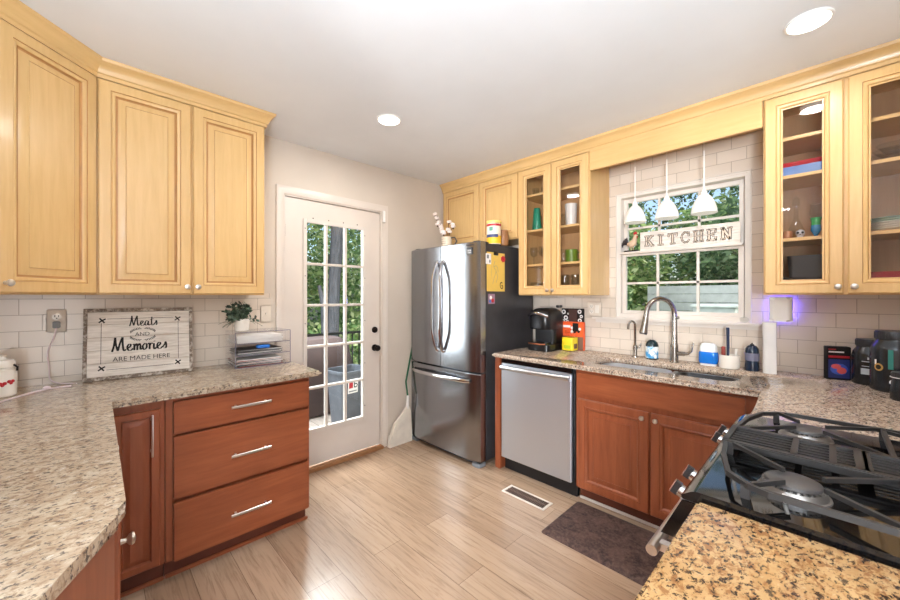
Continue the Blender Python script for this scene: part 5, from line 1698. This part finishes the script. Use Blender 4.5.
for k in range(6):
    m = M().lathe([(0.055, 0), (0.060, 0.002), (0.105, 0.013), (0.104, 0.015), (0.058, 0.005), (0.002, 0.005)], (0, 0, 0), 30)
    o = m.build('plate', PL[1 if k > 3 else 0], loc=(2.80, -0.235, 1.676 + E_ + 0.0105 * k))
    if k > 3:
        tag(o, 'pale green plate on top of the plate stack', 'plate', 'pale green plates')
    else:
        tag(o, 'white plate in the plate stack under the green ones', 'plate', 'white plates')
tray('serving_tray', 'dark red tray on the bottom shelf, rightmost cabinet door', 2.80, -0.215, 1.390 + E_, 0.11, 0.115, 0.092, plain('dark_red', (156, 26, 40), 0.4))

# ================================================================== outside the door and the window
def bark(name, c):
    mt, nt, b = newmat(name)
    setp(b, 0.85, 0, 0.2)
    g = noise(nt, coords(nt, (8, 8, 1.2)), 5, 5, 0.65)
    nt.links.new(ramp(nt, g, [(0.35, tuple(x * 0.7 for x in c)), (0.65, c)]), b.inputs['Base Color'])
    return mt
def leafmat(name, c):
    mt = bpy.data.materials.new(name)
    mt.use_nodes = True
    nt = mt.node_tree
    nt.nodes.remove(nt.nodes['Principled BSDF'])
    d = nt.nodes.new('ShaderNodeBsdfDiffuse')
    t = nt.nodes.new('ShaderNodeBsdfTranslucent')
    v = noise(nt, coords(nt), 1.5, 2)
    col = ramp(nt, v, [(0.3, tuple(x * 0.85 for x in c)), (0.7, c)])
    nt.links.new(col, d.inputs[0])
    nt.links.new(col, t.inputs[0])
    mx = nt.nodes.new('ShaderNodeMixShader')
    mx.inputs[0].default_value = 0.4
    nt.links.new(d.outputs[0], mx.inputs[1])
    nt.links.new(t.outputs[0], mx.inputs[2])
    nt.links.new(mx.outputs[0], nt.nodes['Material Output'].inputs[0])
    return mt
TL = [leafmat('tree_leaf', c) for c in ((76, 104, 72), (116, 146, 100), (156, 178, 136))]
TL2 = [leafmat('pale_leaf', c) for c in ((110, 142, 90), (158, 182, 118), (194, 206, 158))]
BARK = bark('grey_bark', (84, 86, 92))
def leaves(m, blobs, n, s0, s1):
    vol = [a * b * c for _, (a, b, c) in blobs]
    for i in range(n):
        (cx, cy, cz), (a, b, c) = random.choices(blobs, vol)[0]
        d = Vector((random.gauss(0, 1), random.gauss(0, 1), random.gauss(0, 1))).normalized() * random.uniform(0.35, 1.0) ** 0.5
        p = Vector((cx + d.x * a, cy + d.y * b, cz + d.z * c))
        n1 = Vector((random.gauss(0, 1), random.gauss(0, 1), random.gauss(0, 0.7))).normalized()
        n2 = n1.cross(Vector((random.gauss(0, 1), random.gauss(0, 1), random.gauss(0, 1)))).normalized()
        s_ = random.uniform(s0, s1)
        m.quad(tuple(p - n1 * s_), tuple(p + n2 * s_ * 0.5), tuple(p + n1 * s_), tuple(p - n2 * s_ * 0.5), random.choice((0, 0, 1, 1, 2)))
    return m
def tree(name, label, loc, trunk, blobs, n, s0, s1, mats, cat='tree', group=None):
    o = thing(name, label, cat, loc, 0, group)
    if trunk:
        m = M()
        for pts, rs in trunk:
            m.tube(pts, rs, 10)
        m.build('trunk', BARK, o)
    f = leaves(M(), blobs, n, s0, s1).build('foliage', mats, o, smooth=0)
    f['kind'] = 'stuff'
    return o
GZ = -0.8
struct(M().box(-1, 24, WY + 0.14, 26, GZ - 0.1, GZ).build('ground_yard', plain('lawn', (98, 122, 70), 0.9, 0, 0.1, 0.2, 2), smooth=0))
struct(M().box(WX + 0.14, 24, -12, WY + 0.13, GZ - 0.1, GZ).build('ground_side', plain('side_lawn', (98, 122, 70), 0.9, 0, 0.1, 0.2, 2), smooth=0))
# deck
def boards(name, c):
    mt, nt, b = newmat(name)
    setp(b, 0.7, 0, 0.3)
    g = noise(nt, coords(nt, (14, 1, 1)), 4, 4, 0.6)
    nt.links.new(ramp(nt, g, [(0.3, tuple(x * 0.8 for x in c)), (0.7, c)]), b.inputs['Base Color'])
    return mt
m = M()
for i in range(26):
    m.box(0.2 + i * 0.145, 0.2 + i * 0.145 + 0.138, WY + 0.15, 5.25, -0.085, -0.055)
struct(m.build('floor_deck', boards('deck_boards', (150, 138, 128)), smooth=0))
struct(M().box(0.2, 3.96, WY + 0.15, 5.25, GZ, -0.086).build('floor_deck_base', 'dgrey', smooth=0))
o = thing('deck_railing', 'black metal railing with thin balusters along the deck edge', 'railing', (2.1, 5.18, -0.055))
m = M()
m.box(-1.85, 1.8, -0.02, 0.02, 0.84, 0.875)
m.box(-1.85, 1.8, -0.015, 0.015, 0.07, 0.10)
m.build('rail', 'black', o, smooth=0)
for i in range(31):
    x = -1.78 + i * 0.118
    M().box(x, x + 0.016, -0.008, 0.008, 0.101, 0.839).build('baluster', 'black', o, smooth=0)
for x in (-1.85, -0.02, 1.76):
    M().box(x, x + 0.05, -0.025, 0.025, 0, 0.92).build('post', 'black', o, smooth=0)
o = thing('trash_bin', 'grey-blue plastic bin with a white and red label outside the back door', 'bin', (2.02, 3.66, -0.0545), math.radians(8))
BIN = plain('bin_plastic', (88, 93, 101), 0.45)
m = M()
m.loft([rrect(-0.150, 0.150, -0.125, 0.125, 0.05, 0.0), rrect(-0.190, 0.190, -0.165, 0.165, 0.06, 0.60), rrect(-0.205, 0.205, -0.180, 0.180, 0.06, 0.602), rrect(-0.205, 0.205, -0.180, 0.180, 0.06, 0.632), rrect(-0.188, 0.188, -0.163, 0.163, 0.06, 0.632), rrect(-0.146, 0.146, -0.12, 0.12, 0.05, 0.012)])
m.build('body', BIN, o)
lb = M().box(-0.125, 0.0, -0.003, 0, 0, 0.135)
LM = Matrix.Translation((0, -0.153, 0.40)) @ Matrix.Rotation(math.radians(3.8), 4, 'X')
lb = lb.xf(LM).build('label', 'paper', o, smooth=0)
m = M()
m.box(-0.115, -0.065, -0.0042, -0.0031, 0.055, 0.120, 0)
m.box(-0.052, -0.044, -0.0042, -0.0031, 0.055, 0.125, 1)
m.lathe([(0.024, -0.0031), (0.024, -0.0042), (0.014, -0.0042), (0.014, -0.0031)], (-0.030, 0, 0.078), 16, 1, 'y', caps=False)
m.box(-0.115, -0.015, -0.0042, -0.0031, 0.015, 0.028, 2)
m.xf(LM).build('label_print', ['red', 'ink', 'grey'], lb)
o = thing('grill_cover', 'dark brown covered grill on the deck behind the bin', 'grill', (1.98, 4.45, -0.0545))
COV = plain('dark_cover', (64, 50, 48), 0.75)
m = M()
m.loft([rrect(-0.42, 0.42, -0.28, 0.28, 0.06, 0.02), rrect(-0.41, 0.41, -0.27, 0.27, 0.06, 0.55), rrect(-0.37, 0.37, -0.25, 0.25, 0.07, 0.80), rrect(-0.30, 0.30, -0.18, 0.18, 0.08, 0.90)])
m.build('cover', COV, o)
for x in (-0.36, 0.36):
    for y in (-0.22, 0.22):
        M().lathe([(0.025, 0), (0.025, 0.019)], (x, y, 0), 10).build('caster', 'black', o)
# trees past the deck: a big trunk and leafy backdrop
tree('tree', 'dark forked tree trunk standing just beyond the deck, seen through the back door', (3.06, 6.1, GZ),
     [([(0, 0, 0), (0.0, 0, 1.4), (0.03, 0, 2.4), (0.10, 0, 3.4), (0.2, 0, 5.2)], [0.14, 0.105, 0.10, 0.12, 0.09]),
      ([(-0.10, 0, 0), (-0.155, 0, 1.0), (-0.17, 0.0, 2.0), (-0.25, 0, 2.35)], [0.06, 0.045, 0.05, 0.03])],
     [((0.4, 0.6, 5.2), (1.6, 1.2, 0.9)), ((-0.6, 0.8, 4.6), (0.9, 0.8, 0.6))], 2200, 0.05, 0.10, TL)
for i, (x, y, h, sc, mt, lab) in enumerate((
        (1.5, 8.6, 3.0, 1.22, TL, 'leafy tree behind the deck, nearest row, left'),
        (4.15, 8.6, 3.2, 1.22, TL2, 'pale leafy tree just right of the dark trunk behind the deck'),
        (6.8, 8.6, 3.0, 1.22, TL, 'leafy tree behind the deck, nearest row, right'),
        (2.8, 11.4, 3.7, 1.3, TL2, 'pale tree in the second row, behind the dark trunk'),
        (5.6, 11.4, 3.9, 1.3, TL, 'green tree in the second row, right of the dark trunk'),
        (4.2, 14.4, 4.6, 1.6, TL, 'tall tree farthest back beyond the deck'),
        (7.8, 14.4, 4.6, 1.6, TL, 'tall tree farthest right beyond the deck'))):
    tree('tree', lab, (x, y, GZ), [([(0, 0, 0), (0.05, 0, h * 0.6), (0.1, 0, h)], [0.14, 0.10, 0.05])],
         [((0, 0, h * 0.95), (sc, sc, sc * 0.95)), ((0, 0, h * 0.5), (sc * 0.98, sc * 0.95, h * 0.45))], 3600, 0.045, 0.10, mt, 'tree', 'trees beyond the deck')
for i, (x, y, mt, lab) in enumerate(((2.4, 6.9, TL, 'dark green shrub behind the deck railing, left one'), (4.2, 6.8, TL2, 'pale flowering shrub behind the deck railing, right one'))):
    tree('shrub', lab, (x, y, GZ), None, [((0, 0, 0.9), (0.85, 0.5, 0.9))], 1800, 0.04, 0.08, mt, 'shrub', 'shrubs behind the railing')
# garden seen from the sink window
for i, (x, y, h, sc, mt, lab) in enumerate((
        (6.3, 3.3, 2.3, 1.0, TL, 'leafy tree left of the view through the sink window'),
        (9.7, 3.7, 3.2, 1.2, TL2, 'pale green tree behind the garden fence, left'),
        (9.7, 1.15, 3.3, 1.2, TL, 'green tree behind the garden fence, middle of the sink window'),
        (9.7, -1.4, 3.2, 1.2, TL2, 'pale green tree behind the garden fence, right'),
        (12.6, 5.0, 4.3, 1.35, TL, 'tall tree in the second row, upper left in the sink window'),
        (12.6, 2.2, 4.0, 1.3, TL2, 'tall pale tree in the second row behind the fence'),
        (12.6, -0.5, 4.3, 1.35, TL, 'tall tree in the second row, upper right in the sink window'),
        (15.6, 6.4, 5.6, 1.6, TL, 'very tall tree in the third row, left in the sink window'),
        (15.6, 3.1, 5.6, 1.6, TL, 'very tall tree in the third row, centre of the sink window'),
        (15.6, -0.1, 5.6, 1.6, TL2, 'very tall pale tree in the third row, right in the sink window'))):
    tree('tree', lab, (x, y, GZ), [([(0, 0, 0), (0.05, 0, h * 0.6), (0.1, 0, h)], [0.12, 0.09, 0.04])],
         [((0, 0, h * 0.95), (sc, sc, sc * 0.9)), ((0, 0, h * 0.5), (sc * 0.95, sc * 0.98, h * 0.45))], 5000, 0.05, 0.12, mt, 'tree', 'trees outside the sink window')
o = thing('garden_fence', 'pale grey horizontal-board fence outside the sink window', 'fence', (7.9, 1.35, GZ), -PI / 2)
m = M()
for i in range(15):
    m.box(-1.15, 1.3, 0, 0.03, 0.04 + i * 0.155, 0.04 + i * 0.155 + 0.148)
m.build('boards', plain('fence_grey', (164, 168, 164), 0.7), o, smooth=0)
for x in (-1.15, 0.05, 1.22):
    M().box(x, x + 0.09, 0.031, 0.11, 0, 2.34).build('post', 'grey', o, smooth=0)
o = thing('garden_chest', 'low white storage chest before the pale garden fence', 'chest', (7.2, 1.32, GZ), -PI / 2)
M().box(-0.26, 0.30, 0, 0.42, 0.0, 1.98, 0, 0.01).build('body', plain('chest_white', (186, 190, 186), 0.6), o)
M().box(-0.29, 0.33, -0.03, 0.45, 1.981, 2.03, 0, 0.01).build('lid', plain('chest_lid', (196, 202, 200), 0.6), o)
